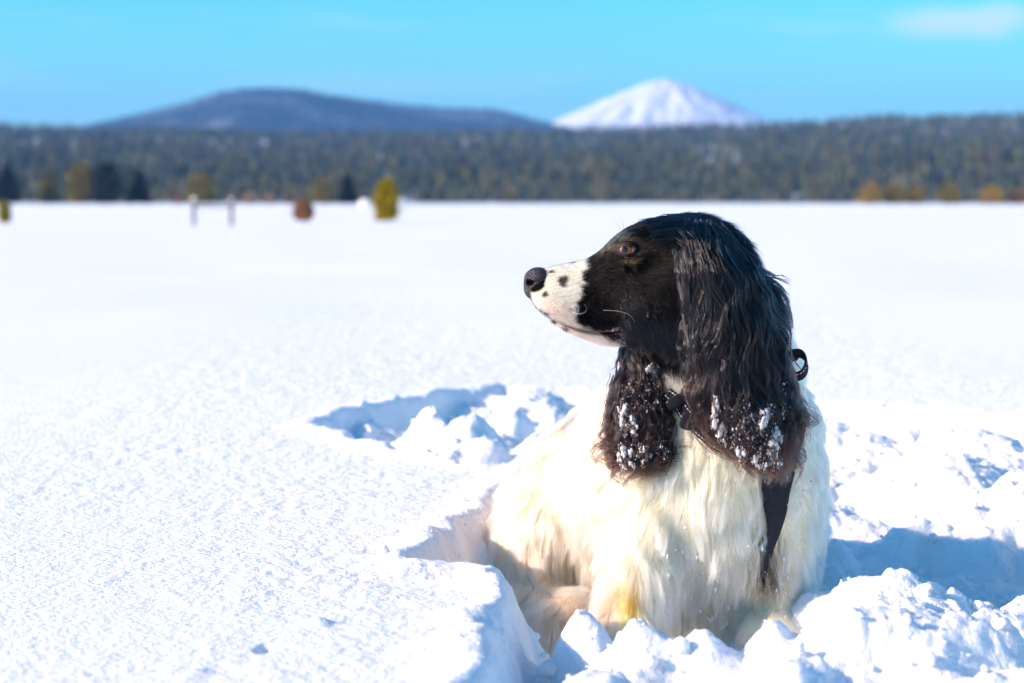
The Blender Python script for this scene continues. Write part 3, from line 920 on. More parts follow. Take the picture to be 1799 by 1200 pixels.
def black_mask(px, py, nz):
    """1 on the black patches of head, seen in the photograph's plane."""
    b = np.interp(py, [430, 446, 458, 475, 500, 520, 540, 560, 575, 590], [1032, 1030, 1028, 1024, 1021, 1018, 1012, 1008, 1018, 1050])
    back = smooth(-4, 5, px - b + nz * 7)
    low = np.interp(px, [1005, 1040, 1070, 1090, 1112, 1130, 1165, 1215, 1300, 1345, 1375], [570, 581, 596, 604, 612, 630, 640, 640, 610, 570, 540])
    return back * smooth(4, -6, py - low + nz * 8)

def coat(P):
    px, py = to_px(P)
    nz = n3(P, .006, 5) + .5 * n3(P, .002, 6)
    k = black_mask(px, py, nz)
    for cx, cy_, rx, ry in ((987, 494, 9, 9), (956, 518, 5, 5), (958, 553, 7, 4), (972, 566, 7, 4), (992, 578, 6, 3), (1000, 545, 4, 3), (948, 545, 5, 3), (968, 478, 5, 3), (1003, 462, 5, 2)):
        k = np.maximum(k, .92 * smooth(1.25, .75, np.hypot((px - cx) / rx, (py - cy_) / ry) + nz * .55))
    k = np.maximum(k, smooth(1.12, .95, np.hypot((px - 940) / 18, (py - 492) / 21) + .06 * nz))
    lp = seg_dist(P[:, 0], P[:, 2]); k = np.maximum(k, .75 * smooth(.0032, .0012, lp + .0012 * nz) * (px < 1090))
    # grey back patches
    u = ((px - 1014) * .78 - (py - 738) * .62) / 26; v = ((px - 1014) * .62 + (py - 738) * .78) / 8
    k = np.maximum(k, .75 * smooth(1.2, .5, np.hypot(u, v) + nz * .4))
    u = ((px - 922) * .6 - (py - 822) * .8) / 14; v = ((px - 922) * .8 + (py - 822) * .6) / 4
    k = np.maximum(k, .6 * smooth(1.2, .5, np.hypot(u, v) + nz * .4))
    base = np.tile(CREAM, (len(px), 1))
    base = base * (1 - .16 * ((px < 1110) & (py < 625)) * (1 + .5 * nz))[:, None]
    # muzzle: pink skin shows through the thin white hair
    pk = smooth(1.2, .2, np.hypot((px - 985) / 48, (py - 555) / 42)) * (px < 1090) * (py > 495)
    jaw = smooth(530, 575, py) * (px < 1090) * .62
    pk = np.maximum(pk * .62, jaw)
    base = base * (1 - pk[:, None]) + PINK * pk[:, None]
    sal = smooth(.0, .9, n3(P, .0035, 9)) * (px < 1030) * (py < 500) * .6
    k = np.maximum(k, sal * smooth(1040, 980, px) * smooth(500, 470, py))
    st = smooth(1.3, .2, np.hypot((px - 1108) / 24, (py - 1050) / 48))        # yellow stain on the foreleg
    base = base * (1 - st[:, None]) + np.array([.85, .50, .08]) * st[:, None]
    st = .5 * smooth(1.3, .3, np.hypot((px - 1240) / 60, (py - 1060) / 25))
    base = base * (1 - st[:, None]) + np.array([.75, .52, .25]) * st[:, None]
    st = .55 * smooth(1.2, .3, np.hypot((px - 985) / 40, (py - 1000) / 50))  # olive shade of the thigh fold painted in, with a yellow tinge
    base = base * (1 - st[:, None]) + np.array([.52, .42, .22]) * st[:, None]
    tick_grey = smooth(1.25, .5, np.hypot((px - 1346) / 42, (py - 985) / 62)) * smooth(-.45, .05, n3(P, .007, 12))
    k = np.maximum(k, .88 * tick_grey)
    tick_grey = smooth(1.2, .4, np.hypot((px - 858) / 16, (py - 970) / 40)) * .55  # soft grey patch low on the rump's left edge
    k = np.maximum(k, tick_grey)
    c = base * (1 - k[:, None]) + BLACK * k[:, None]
    # tan sun highlights painted on brow, fore-face and under the eye
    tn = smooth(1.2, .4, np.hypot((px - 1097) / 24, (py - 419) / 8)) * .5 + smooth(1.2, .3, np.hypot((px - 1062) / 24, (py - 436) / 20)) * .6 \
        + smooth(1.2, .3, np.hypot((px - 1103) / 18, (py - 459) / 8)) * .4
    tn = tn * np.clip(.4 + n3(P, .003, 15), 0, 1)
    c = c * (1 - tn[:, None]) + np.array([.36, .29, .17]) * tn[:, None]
    return c, k

def skin_mat():
    m, nt, b, out = new_mat('dog_skin')
    a = N(nt, 'ShaderNodeAttribute', attribute_name='col'); nt.links.new(a.outputs['Color'], b.inputs['Base Color'])
    b.inputs['Roughness'].default_value = .85; b.inputs['Specular IOR Level'].default_value = .04
    bump_chain(nt, b, [(700.0, 2.0, .5, .001)])
    return m

def hair_mat(name, rough=.35, coat_=0.0, ior=1.5):
    m = bpy.data.materials.new(name); m.use_nodes = True; nt = m.node_tree
    for n in list(nt.nodes): nt.nodes.remove(n)
    out = N(nt, 'ShaderNodeOutputMaterial'); a = N(nt, 'ShaderNodeAttribute', attribute_name='col')
    h = N(nt, 'ShaderNodeBsdfHairPrincipled'); h.parametrization = 'COLOR'
    nt.links.new(a.outputs['Color'], h.inputs['Color'])
    h.inputs['Roughness'].default_value = rough; h.inputs['Radial Roughness'].default_value = rough + .1
    h.inputs['Coat'].default_value = coat_
    h.inputs['IOR'].default_value = ior
    if 'Random Roughness' in h.inputs: h.inputs['Random Roughness'].default_value = .15
    nt.links.new(h.outputs[0], out.inputs['Surface'])
    return m
M_SKIN = skin_mat()
M_FUR = hair_mat('dog_fur', .34)
M_BLACK = hair_mat('black_hair', .20, ior=1.20)
M_EARHAIR = hair_mat('ear_hair', .13, ior=1.40)

DOG = mesh_obj('spaniel_dog', Vd, Fd, M_SKIN)
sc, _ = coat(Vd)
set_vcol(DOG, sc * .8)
tag(DOG, 'black and white spaniel sitting in dug snow, head turned left in profile, wet snowy ears', 'dog')

def add_hair(name, pts, rad, cols, mat, parent, label=None):
    """pts (n, k, 3), rad (n, k), cols (n, k, 3)"""
    n, k = pts.shape[:2]
    cu = bpy.data.hair_curves.new(name)
    cu.add_curves([k] * n)
    cu.attributes['position'].data.foreach_set('vector', pts.astype(np.float32).ravel())
    r = cu.attributes.get('radius') or cu.attributes.new('radius', 'FLOAT', 'POINT')
    r.data.foreach_set('value', rad.astype(np.float32).ravel())
    c = cu.attributes.new('col', 'FLOAT_COLOR', 'POINT')
    cc = np.ones((n, k, 4), np.float32); cc[..., :3] = cols
    c.data.foreach_set('color', cc.ravel())
    cu.materials.append(mat)
    o = bpy.data.objects.new(name, cu); COL.objects.link(o); o.parent = parent
    if label: o['label'] = label
    return o

# flow of the coat in the picture plane: px, py, dx, dy(down), depth part
FLOW = np.array([(930, 495, 1, .05, 0), (960, 480, 1, -.1, 0), (1000, 500, 1, .1, 0), (1040, 455, 1, -.15, 0), (1075, 420, .8, -.5, 0), (1110, 400, 1, -.35, 0),
    (1100, 470, .9, .2, 0), (1110, 530, 1, .25, 0), (1180, 400, 1, .05, 0), (1180, 470, 1, .25, 0), (1160, 540, .8, .55, 0), (1100, 590, .9, .45, 0), (1000, 580, .9, .4, 0),
    (1250, 420, .8, .6, 0), (1290, 480, .5, .9, 0), (1300, 560, .3, 1, 0), (1150, 620, .4, 1, 0), (1180, 700, .1, 1, 0), (1250, 800, -.05, 1, -.1), (1200, 880, -.15, 1, 0), (1290, 930, .15, 1, 0),
    (1200, 1000, -.1, 1, -.2), (1330, 900, .25, 1, 0), (1320, 1000, .15, 1, 0), (1400, 700, .2, 1, 0), (1430, 850, .25, 1, 0), (1400, 960, -.35, 1, 0), (1380, 880, -.1, 1, 0),
    (1100, 900, -.1, 1, 0), (1100, 780, -.35, .9, .2), (1000, 800, -.55, .85, .2), (900, 880, -.35, 1, 0), (930, 960, .15, 1, -.1), (960, 1020, .25, 1, -.1),
    (1000, 960, -.35, 1, -.1), (1030, 1010, -.1, 1, 0), (1090, 1040, -.15, 1, -.1)], float)

def flow_at(P, nrm):
    px, py = to_px(P)
    w = 1 / (((px[:, None] - FLOW[:, 0]) ** 2 + (py[:, None] - FLOW[:, 1]) ** 2) + 300) ** 1.6
    w /= w.sum(1)[:, None]
    d = np.stack([(w * FLOW[:, 2]).sum(1), (w * FLOW[:, 4]).sum(1), -(w * FLOW[:, 3]).sum(1)], 1)
    d -= nrm * (d * nrm).sum(1)[:, None]
    return d / (np.linalg.norm(d, axis=1)[:, None] + 1e-9)

def sample_surface(V, F, n, weight=None, rng=RNG):
    a, b, c, d = (V[F[:, k]] for k in range(4))
    nr = np.cross(c - a, d - b); ar = np.linalg.norm(nr, axis=1); nr = nr / (ar[:, None] + 1e-12)
    ctr = (a + b + c + d) / 4
    w = ar.copy()
    if weight is not None: w *= weight(ctr, nr)
    cdf = np.cumsum(w); cdf /= cdf[-1]
    f = np.searchsorted(cdf, rng.uniform(0, 1, n))
    u, v = rng.uniform(0, 1, (2, n, 1))
    P = (a[f] * (1 - u) + b[f] * u) * (1 - v) + (d[f] * (1 - u) + c[f] * u) * v
    return P, nr[f]

VIEW = np.array([0, -1.0, .12]); VIEW /= np.linalg.norm(VIEW)
def facing(c, n):
    f = n @ VIEW
    return np.where(f > -.25, 1.0, .22)

def noise_dir(P, s, seed):
    return np.stack([n3(P, s, seed), n3(P[:, [1, 0, 2]], s, seed + 1), n3(P[:, [0, 2, 1]], s, seed + 2)], 1)

def nearest_clump(P, centres):
    kd = KDTree(len(centres))
    for i, c in enumerate(centres): kd.insert(c, i)
    kd.balance()
    return np.array([kd.find(p)[1] for p in P])

def grow(P, nrm, length, lift, K, curl=.25, grav=.15, stray=.08, off=.0006, seed=1, flow=None):
    fl = flow_at(P, nrm) if flow is None else flow
    n = len(P)
    rnd = RNG.normal(0, 1, (n, 3)) * stray
    fl = fl + .30 * noise_dir(P, .03, seed + 30) * curl * 2 + rnd
    d = fl * np.cos(lift)[:, None] + nrm * np.sin(lift)[:, None]
    d /= np.linalg.norm(d, axis=1)[:, None]
    pts = np.zeros((n, K, 3)); p = P - nrm * .0008; pts[:, 0] = p
    seg = length / (K - 1)
    g = np.array([0, 0, -1.0])
    for k in range(1, K):
        t = k / (K - 1)
        d = d + grav * g * t + curl * noise_dir(p, .016, seed) * .5
        d -= nrm * (np.maximum((d * nrm).sum(1), 0) * .10)[:, None]
        d /= np.linalg.norm(d, axis=1)[:, None]
        p = p + d * seg[:, None]
        s = sample_grid(p)
        low = s < off
        if low.any():
            gg = grad_grid(p[low]); p[low] += gg * (off - s[low])[:, None]
        pts[:, k] = p
    return pts

def clump(pts, P, ncl, strength, seed=0):
    idx = RNG.integers(0, len(P), ncl)
    c = nearest_clump(P, P[idx])
    guide = pts[idx[c]]; K = pts.shape[1]
    t = np.linspace(0, 1, K)[None, :, None] ** 1.3
    s = strength if np.isscalar(strength) else strength[:, None, None]
    st = s * RNG.uniform(.4, 1.0, (len(P), 1, 1))
    return pts * (1 - t * st) + guide * t * st, c

def taper(n, K, r, tip=.15, p=1.0):
    t = np.linspace(0, 1, K)[None]
    return np.asarray(r).reshape(-1, 1) * (1 - (1 - tip) * t ** p) * np.ones((n, 1))

def is_head(c):
    px, py = to_px(c)
    low = np.interp(px, [900, 1040, 1100, 1130, 1180, 1240, 1330, 1400], [640, 625, 630, 640, 650, 640, 600, 560])
    return (py < low) & (c[:, 1] < DOG_Y + .11)

HARN = [(1388, 650, 9), (1396, 690, 10), (1400, 730, 11), (1394, 780, 15), (1374, 825, 24), (1362, 860, 26), (1364, 900, 19), (1362, 930, 11), (1352, 965, 7), (1342, 1005, 6), (1336, 1040, 6)]
HARN2 = [(1172, 690, 8), (1190, 705, 11), (1204, 728, 13), (1226, 752, 13), (1262, 782, 13), (1310, 800, 14), (1350, 815, 16)]
def under_harness(P, m=1.0):
    px, py = to_px(P); r = np.zeros(len(P), bool)
    for path in (HARN, HARN2):
        h = np.array(path)
        hs = np.array([np.interp(np.linspace(0, len(h) - 1, 60), np.arange(len(h)), h[:, k]) for k in range(3)]).T
        for x, y, w in hs: r |= np.hypot(px - x, py - y) < w * m
    return r & (P[:, 1] < DOG_Y + .2)

def build_fur():
    # --- short hair of the face and skull
    n = 80000
    P, nr = sample_surface(Vd, Fd, n, lambda c, nn: is_head(c) * facing(c, nn) * np.where(to_px(c)[0] < 1210, 1.5, .6))
    px, py = to_px(P)
    eye = (np.hypot((px - 1103) / 19, (py - 438) / 12) < 1)
    nose = np.hypot((px - 938) / 20, (py - 491) / 21) < 1
    k = ~(eye | nose); P, nr, px, py = P[k], nr[k], px[k], py[k]; n = len(P)
    length = np.interp(px, [920, 970, 1030, 1080, 1150, 1220, 1330], [.0022, .0035, .006, .0065, .012, .022, .03])
    length = np.where(py > 590, length + .004, length)
    length = length + .010 * smooth(545, 600, py) * smooth(1060, 1110, px)
    length *= RNG.uniform(.7, 1.25, n)
    pts = grow(P, nr, length, np.full(n, .30) + RNG.normal(0, .08, n), 5, curl=.10, grav=.05, stray=.06, off=.0004, seed=11)
    pts, c = clump(pts, P, 5200, .42 * smooth(.003, .012, length))
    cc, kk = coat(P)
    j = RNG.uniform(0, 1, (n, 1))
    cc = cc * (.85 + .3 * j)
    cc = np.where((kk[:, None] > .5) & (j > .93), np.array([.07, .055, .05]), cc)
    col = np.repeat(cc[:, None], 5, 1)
    rad = taper(n, 5, np.full(n, .00016)); w = kk < .5
    add_hair('short_fur', pts[~w], rad[~w], col[~w], M_BLACK, DOG, 'short sleek black fur of the head')
    add_hair('short_fur', pts[w], rad[w], col[w], M_FUR, DOG, 'short white fur of muzzle and throat')
    # --- coat of neck, chest, trunk and legs
    n = 120000
    P, nr = sample_surface(Vd, Fd, n, lambda c, nn: (~is_head(c)) * facing(c, nn) * (c[:, 2] > -.10))
    k = ~under_harness(P, .78); P, nr = P[k], nr[k]; n = len(P)
    px, py = to_px(P)
    length = np.full(n, .036)
    length += .012 * smooth(1.2, .2, np.hypot((px - 1260) / 170, (py - 930) / 150))
    length += .018 * smooth(1.2, .2, np.hypot((px - 970) / 70, (py - 990) / 70))
    length -= .012 * smooth(880, 760, py) * smooth(1150, 1000, px)
    length += .010 * smooth(1.2, .2, np.hypot((px - 1130) / 70, (py - 1030) / 60))
    length -= .010 * smooth(1.3, .3, np.hypot((px - 1420) / 50, (py - 800) / 160))
    length = np.where(under_harness(P, 2.2), length * .55, length)
    length *= RNG.uniform(.65, 1.3, n)
    lift = .50 + RNG.normal(0, .15, n) + .3 * n3(P, .04, 77)
    pts = grow(P, nr, length, np.clip(lift, .08, 1), 8, curl=.42, grav=.20, stray=.13, off=.0008, seed=21)
    pts, c = clump(pts, P, 2400, .97)
    # larger locks gather the small ones
    pts, c2 = clump(pts, P, 700, .45)
    cc, kk = coat(P)
    lockv = RNG.uniform(.86, 1.06, c.max() + 1)[c][:, None]
    cc = np.clip(cc * lockv * RNG.uniform(.93, 1.05, (n, 1)), 0, .955)
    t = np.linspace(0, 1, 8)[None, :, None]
    root = cc * np.array([.90, .77, .52])  # darker, yellower roots: golden shade between the locks painted into the hair
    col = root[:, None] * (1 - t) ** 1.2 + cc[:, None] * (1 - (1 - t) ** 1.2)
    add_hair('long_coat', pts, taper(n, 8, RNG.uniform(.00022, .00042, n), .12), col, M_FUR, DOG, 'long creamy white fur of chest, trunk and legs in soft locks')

build_fur()

# ------------------------------------------------------------------ ears
EAR_NEAR = np.array([(392, 1205, 1258), (410, 1198, 1278), (440, 1193, 1298), (480, 1198, 1322), (520, 1205, 1340), (560, 1208, 1353), (600, 1207, 1362), (640, 1204, 1372),
                     (690, 1205, 1391), (740, 1226, 1399), (780, 1252, 1402), (815, 1288, 1400), (842, 1325, 1388)], float)
EAR_FAR = np.array([(590, 1100, 1130), (620, 1091, 1160), (650, 1086, 1185), (690, 1077, 1192), (730, 1070, 1188), (770, 1074, 1183), (805, 1068, 1184), (830, 1082, 1168), (848, 1100, 1130)], float)

def ear_depth_near(py):
    return np.interp(py, [392, 420, 480, 560, 660, 760, 850], [-.052, -.078, -.093, -.098, -.100, -.108, -.106])
def ear_depth_far(py):
    return np.interp(py, [590, 650, 720, 800, 850], [.02, -.005, -.025, -.035, -.04])

def ear_mesh(name, E, depth, sides=20, thick=.005, shrink=.62):
    V, F = [], []
    ys = np.linspace(E[0, 0] + 40, E[-1, 0] - 70, 26)
    for i, py in enumerate(ys):
        l = np.interp(py, E[:, 0], E[:, 1]); r = np.interp(py, E[:, 0], E[:, 2]); c = (l + r) / 2; w = (r - l) / 2 * shrink * math.sqrt(max(0, 1 - ((i - 12.5) / 13.2) ** 4))
        for k in range(sides):
            a = k * 6.2832 / sides
            p = W(c + math.cos(a) * w, py, float(depth(py)) + .010 + .02 * math.cos(a) ** 2)
            p[1] += math.sin(a) * thick; V.append(p)
    n = len(ys)
    for i in range(n - 1):
        for k in range(sides):
            F.append((i * sides + k, (i + 1) * sides + k, (i + 1) * sides + (k + 1) % sides, i * sides + (k + 1) % sides))
    F.append(tuple(range(sides))); F.append(tuple(range((n - 1) * sides, n * sides))[::-1])
    m = flat_mat('ear_leather', (.005, .004, .005), .9); m.node_tree.nodes['Principled BSDF'].inputs['Specular IOR Level'].default_value = .03
    return mesh_obj(name, V, F, m, DOG)

def ear_locks(E, depth, nl, per, K, seed, tmax_jit=.05, wave=1.0, dthick=.022, curl_low=1.0, root_pow=1.3, near=True, flare=90):
    """Locks of long hair running down the ear, wavy and pointed towards their ends."""
    rng = np.random.default_rng(seed)
    H = E[-1, 0] - E[0, 0]
    t0 = rng.uniform(0, 1, nl) ** root_pow * .80
    u0 = rng.beta(1.15, 1.15, nl)
    ln = rng.uniform(.22, .48, nl)
    t1 = np.minimum(t0 + ln, 1.05 - .20 * rng.uniform(0, 1, nl) - .16 * np.abs(u0 - .55) ** 1.5)
    t0 = np.minimum(t0, t1 - .14)
    drift = rng.normal(0, .11, nl) + (u0 - .5) * .06
    ph = rng.uniform(0, 6.28, nl); fr = rng.uniform(2.2, 4.2, nl); amp = rng.uniform(2.5, 8.0, nl) * wave
    dl = rng.uniform(0, 1, nl)                              # layer
    n = nl * per
    L_ = np.repeat(np.arange(nl), per)
    s = np.linspace(0, 1, K)[None]
    tt0 = t0[L_][:, None] + rng.uniform(-.02, .02, (n, 1)); tt1 = t1[L_][:, None] * (1 + rng.uniform(-tmax_jit, tmax_jit * .4, (n, 1)))
    t = tt0 + (tt1 - tt0) * s
    du = rng.normal(0, .020 if near else .030, (n, 1)) * (1 - .88 * s ** .7)
    uu = u0[L_][:, None] + drift[L_][:, None] * s
    uu = 1 - np.abs(1 - np.abs(uu))
    u = uu + du
    py = E[0, 0] + t * H
    l = np.interp(py, E[:, 0], E[:, 1]); r = np.interp(py, E[:, 0], E[:, 2])
    px = l + (r - l) * u
    low = smooth(.45, .85, t)
    a = amp[L_][:, None] * (.25 + 1.0 * low * curl_low) * s ** .7
    px = px + rng.normal(0, 5, nl)[L_][:, None]
    px = px + (np.clip(u0 - .78, 0, 1)[L_][:, None] * flare * (t < .8) * near * s ** 2)
    px = px + 14 * vnoise(py / 55 + dl[L_][:, None] * 3, px / 45, 501) * smooth(0, .25, s)
    px = px + 3.0 * np.sin(py / 13.0 + ph[L_][:, None] * .6) * smooth(.1, .6, s)
    px = px + a * np.sin(ph[L_][:, None] + fr[L_][:, None] * s * 3.5 + rng.normal(0, .35, (n, 1)))
    py = py + a * .5 * np.cos(ph[L_][:, None] * 1.7 + fr[L_][:, None] * s * 3.1)
    # hooked, curling ends on the lower ear
    hook = (rng.normal(0, 1, nl)[L_][:, None] + .15 * rng.normal(0, 1, (n, 1))) * 11 * low * curl_low * s ** 3
    px = px + hook; py = py - np.abs(hook) * .5
    dep = depth(py) + (u - .5) ** 2 * 4 * .035 * (1 if near else .6) - dl[L_][:, None] * dthick + rng.normal(0, .0012, (n, 1)) + .004 * np.sin(ph[L_][:, None] + s * 5)
    P = np.stack([at_vec(px, py, DOG_Y + dep)[k] for k in range(3)], -1)
    fl = P.reshape(-1, 3)
    sd = sample_grid(fl); lowm = sd < .003
    if lowm.any():
        g = grad_grid(fl[lowm]); fl[lowm] += g * (.003 - sd[lowm])[:, None]
    return fl.reshape(n, K, 3), L_, t, u, px, py

def at_vec(px, py, Y):
    dx = (px - 899.5) / FPX; dz = -(py - 600.0) / FPX
    c, s = math.cos(TILT), math.sin(TILT)
    y = c + dz * s; z = -s + dz * c
    return dx / y * Y, Y, CAM_Z + z / y * Y

EAR_PTS = []
def build_ear(E, depth, name, nl, per, seed, label, near):
    ear = ear_mesh(name, E, depth)
    ear['label'] = label
    K = 16
    P, L_, t, u, px, py = ear_locks(E, depth, nl, per, K, seed, near=near, wave=1.0 if near else 1.3, curl_low=1.0 if near else 1.5)
    n = len(P); rng_l = RNG.normal(0, .12, L_.max() + 1)
    b = smooth(.45, 1.0, t + rng_l[L_][:, None]) if near else smooth(.05, .8, t + rng_l[L_][:, None])
    s = np.linspace(0, 1, K)[None]
    lockw = RNG.uniform(0, 1, L_.max() + 1)[L_][:, None]
    brown = np.array([.045, .020, .014]); black = np.array([.0035, .003, .0045])
    f = np.clip(b * (.35 + .9 * lockw) * (.5 + .5 * s), 0, 1)
    if near: f = np.clip(f + .5 * b * smooth(.45, .1, u), 0, 1)
    col = black * (1 - f[..., None]) + brown * f[..., None]
    col = col * (.75 + .5 * RNG.uniform(0, 1, (n, 1, 1)))
    pale = (RNG.uniform(0, 1, n) > .995)[:, None, None]
    col = np.where(pale, np.array([.12, .08, .06]), col)
    add_hair('ear_hair', P, taper(n, K, RNG.uniform(.00016, .00034, n), .2, 2.0), col, M_EARHAIR, ear)
    EAR_PTS.append((P, px, py, near))
    nf = 900 if near else 420                                # single flyaway hairs over the locks
    P, L_, t, u, px, py = ear_locks(E, depth, nf, 1, K, seed + 5, near=near, wave=2.2, curl_low=1.2, flare=190, dthick=.030)
    col = np.tile(np.array([.012, .009, .010]), (nf, K, 1)) * RNG.uniform(.5, 2.2, (nf, 1, 1))
    add_hair('flyaway_hair', P, taper(nf, K, RNG.uniform(.00014, .00026, nf), .25, 2.0), col, M_EARHAIR, ear)
build_ear(EAR_NEAR, ear_depth_near, 'ear', 980, 24, 41, 'near ear, black long wavy hair turning brown and snowy at its end', True)
build_ear(EAR_FAR, ear_depth_far, 'ear', 460, 22, 43, 'far ear below the jaw, brown black ringlets caked with snow', False)

# long fringe behind the skull and the jowl, with loose wisps in the breeze
def strokes(paths, per, K=18, spread=5, seed=5, dep_j=.006, rad=(.0002, .00036), colour=BLACK, name='fringe', parent=None, dthick=0.0, tipspread=.25, colj=.4):
    rng = np.random.default_rng(seed)
    PP, CC = [], []
    for path, w in paths:
        p = np.array(path, float); m = len(p)
        s = np.linspace(0, m - 1, K)
        base = [np.interp(s, np.arange(m), p[:, k]) for k in range(3)]
        kk = np.array([.25, .5, .25])
        for _ in range(2):
            for q in range(3): base[q][1:-1] = .25 * base[q][:-2] + .5 * base[q][1:-1] + .25 * base[q][2:]
        n = int(per * w)
        t = np.linspace(0, 1, K)[None]
        ox = rng.normal(0, spread, (n, 1)); oy = rng.normal(0, spread, (n, 1))
        sc_ = (1 - (1 - tipspread) * t)
        cut = rng.uniform(.7, 1.0, (n, 1))
        ss = t * cut * (m - 1)
        bx = np.interp(ss, s, base[0]); by = np.interp(ss, s, base[1]); bd = np.interp(ss, s, base[2])
        wv = rng.uniform(0, 6.28, (n, 1))
        px = bx + ox * sc_ + 1.2 * np.sin(wv + t * 6); py = by + oy * sc_ * .6 + 1.0 * np.cos(wv + t * 5)
        d = bd + rng.normal(0, dep_j, (n, 1)) - dthick * rng.uniform(0, 1, (n, 1))
        PP.append(np.stack(at_vec(px, py, DOG_Y + d), -1))
        CC.append(np.repeat((np.array(colour) * (1 + colj * rng.uniform(-1, 1, (n, 1))))[:, None], K, 1))
    P = np.concatenate(PP); C = np.concatenate(CC)
    fl = P.reshape(-1, 3); sd = sample_grid(fl); low = sd < .001
    if low.any(): fl[low] += grad_grid(fl[low]) * (.001 - sd[low])[:, None]
    P = fl.reshape(P.shape)
    return add_hair(name, P, taper(len(P), K, rng.uniform(*rad, len(P)), .2, 1.5), np.clip(C, 0, 1), M_EARHAIR, parent or DOG)

def build_fringes():
    rng = np.random.default_rng(9)
    sil = [(1130, 384), (1180, 377), (1225, 381), (1262, 398), (1292, 428), (1318, 462), (1338, 492), (1356, 530), (1368, 575), (1372, 620), (1376, 660)]
    S = np.array(sil, float)
    paths = []
    for k in range(150):                                    # sleek cap: top of skull, back and down the neck
        a = rng.uniform(0, 8.0); inset = rng.uniform(0, 1) ** 1.2 * 60
        q = []
        for j in range(6):
            s = min(a + j * rng.uniform(.45, .6), 10)
            x = np.interp(s, np.arange(11), S[:, 0]); y = np.interp(s, np.arange(11), S[:, 1])
            cx, cy_ = 1215, 560
            dx, dy = cx - x, cy_ - y; l = math.hypot(dx, dy)
            ins = inset * (1 - .1 * j)
            q.append((x + dx / l * ins, y + dy / l * ins, -.012 - .055 * min(1, inset / 45) ** .7 - rng.uniform(0, .004)))
        paths.append((q, 1.0))
    strokes(paths, 70, spread=4.5, seed=6, name='skull_hair', colour=(.006, .005, .007), dep_j=.003)
    # cheek and jowl hair falling over the throat
    paths = []
    for k in range(230):
        x = rng.uniform(1092, 1225); y0 = rng.uniform(520 - 60 * (x > 1205), 606)
        y0 = y0 - (x < 1130) * 0
        ln = (np.interp(x, [1092, 1120, 1150, 1190, 1225], [612, 628, 642, 655, 675]) - y0) * rng.uniform(.55, 1.05)
        dx = rng.uniform(18, 42)
        dep = -np.interp(x, [1095, 1215], [.040, .060])
        q = [(x, y0, dep), (x + dx * .4, y0 + ln * .35, dep - .004), (x + dx * .8, y0 + ln * .7, dep - .004), (x + dx * rng.uniform(.5, 1.1), y0 + ln, dep - .001)]
        paths.append((q, 1))
    strokes(paths, 22, spread=6.5, seed=7, name='jowl_hair', colour=(.008, .006, .008), dep_j=.002)
    # wind-blown wisps on the outline
    wis = [
        [(1225, 384, 0), (1262, 396, 0), (1285, 405, 0), (1300, 422, 0), (1312, 444, 0)],
        [(1240, 388, .01), (1275, 402, .01), (1292, 410, .01), (1305, 432, .01)],
        [(1320, 462, 0), (1345, 480, 0), (1366, 492, 0), (1382, 494, 0)],
        [(1325, 470, 0), (1350, 490, 0), (1366, 505, 0), (1372, 525, 0), (1371, 545, 0)],
        [(1335, 485, -.01), (1356, 505, -.01), (1372, 530, -.01), (1381, 555, -.01), (1378, 585, -.01)],
        [(1340, 500, 0), (1362, 520, 0), (1376, 545, 0), (1378, 570, 0), (1374, 600, 0)],
        [(1350, 520, 0), (1370, 548, 0), (1378, 575, 0), (1386, 580, 0)],
        [(1350, 540, -.02), (1366, 575, -.02), (1374, 610, -.02), (1372, 640, -.02)],
        [(1360, 560, -.02), (1368, 600, -.02), (1366, 640, -.02), (1376, 680, -.02)],
        [(1330, 520, -.04), (1352, 565, -.04), (1362, 620, -.04), (1384, 680, -.04), (1397, 730, -.04)],
        [(1325, 540, -.06), (1345, 600, -.06), (1358, 650, -.06), (1385, 720, -.06), (1398, 790, -.06)],
        [(1090, 640, 0), (1084, 665, 0), (1078, 676, 0), (1060, 678, 0), (1047, 672, 0)],
        [(1085, 700, 0), (1074, 715, 0), (1066, 735, 0)], [(1090, 780, 0), (1078, 790, 0), (1060, 795, 0)],
        [(1085, 640, 0), (1074, 650, 0), (1070, 668, 0)], [(1080, 800, 0), (1068, 806, 0), (1064, 822, 0)]]
    paths = [([(x + 9 * (i > 0) + rng.normal(0, 4), y + rng.normal(0, 4), d) for i, (x, y, d) in enumerate(w)], 1) for w in wis[:11] for _ in range(5)] + [(w, .5) for w in wis[11:]]
    for k in range(230):                                    # single hairs lifting off the outline
        a = rng.uniform(2.2, 8.6); x = np.interp(a, np.arange(11), S[:, 0]); y = np.interp(a, np.arange(11), S[:, 1])
        x2 = np.interp(min(a + .8, 10), np.arange(11), S[:, 0]); y2 = np.interp(min(a + .8, 10), np.arange(11), S[:, 1])
        tx, ty = x2 - x, y2 - y; l = math.hypot(tx, ty); tx /= l; ty /= l
        ln = rng.uniform(22, 75); out = rng.uniform(.05, .55); bend = rng.uniform(-.1, .5)
        q = [(x - 14 * rng.uniform(.4, 1), y, -.01)]
        for j in range(1, 6):
            u = j / 5 * ln; o = out * u - bend * u * u / ln
            q.append((x - 6 + tx * u + ty * o, y + ty * u - tx * o + .15 * u, -.01 + rng.normal(0, .003)))
        paths.append((q, .25))
    strokes(paths, 5, spread=1.6, seed=8, name='stray_hair', colour=(.007, .006, .007), rad=(.00024, .00042), tipspread=.8)
    # ends of the ear-root tuft, catching the light
    paths = []
    for k in range(14):
        x = rng.uniform(1192, 1222); y = rng.uniform(405, 425)
        paths.append(([(x, y, -.072), (x + 10, y + 12, -.082), (x + 14 + rng.uniform(-4, 8), y + 35, -.092), (x + 16 + rng.uniform(-8, 14), y + 75, -.100)], 1))
    strokes(paths, 16, spread=3.5, seed=12, name='ear_tuft', colour=(.009, .008, .009), colj=.6)
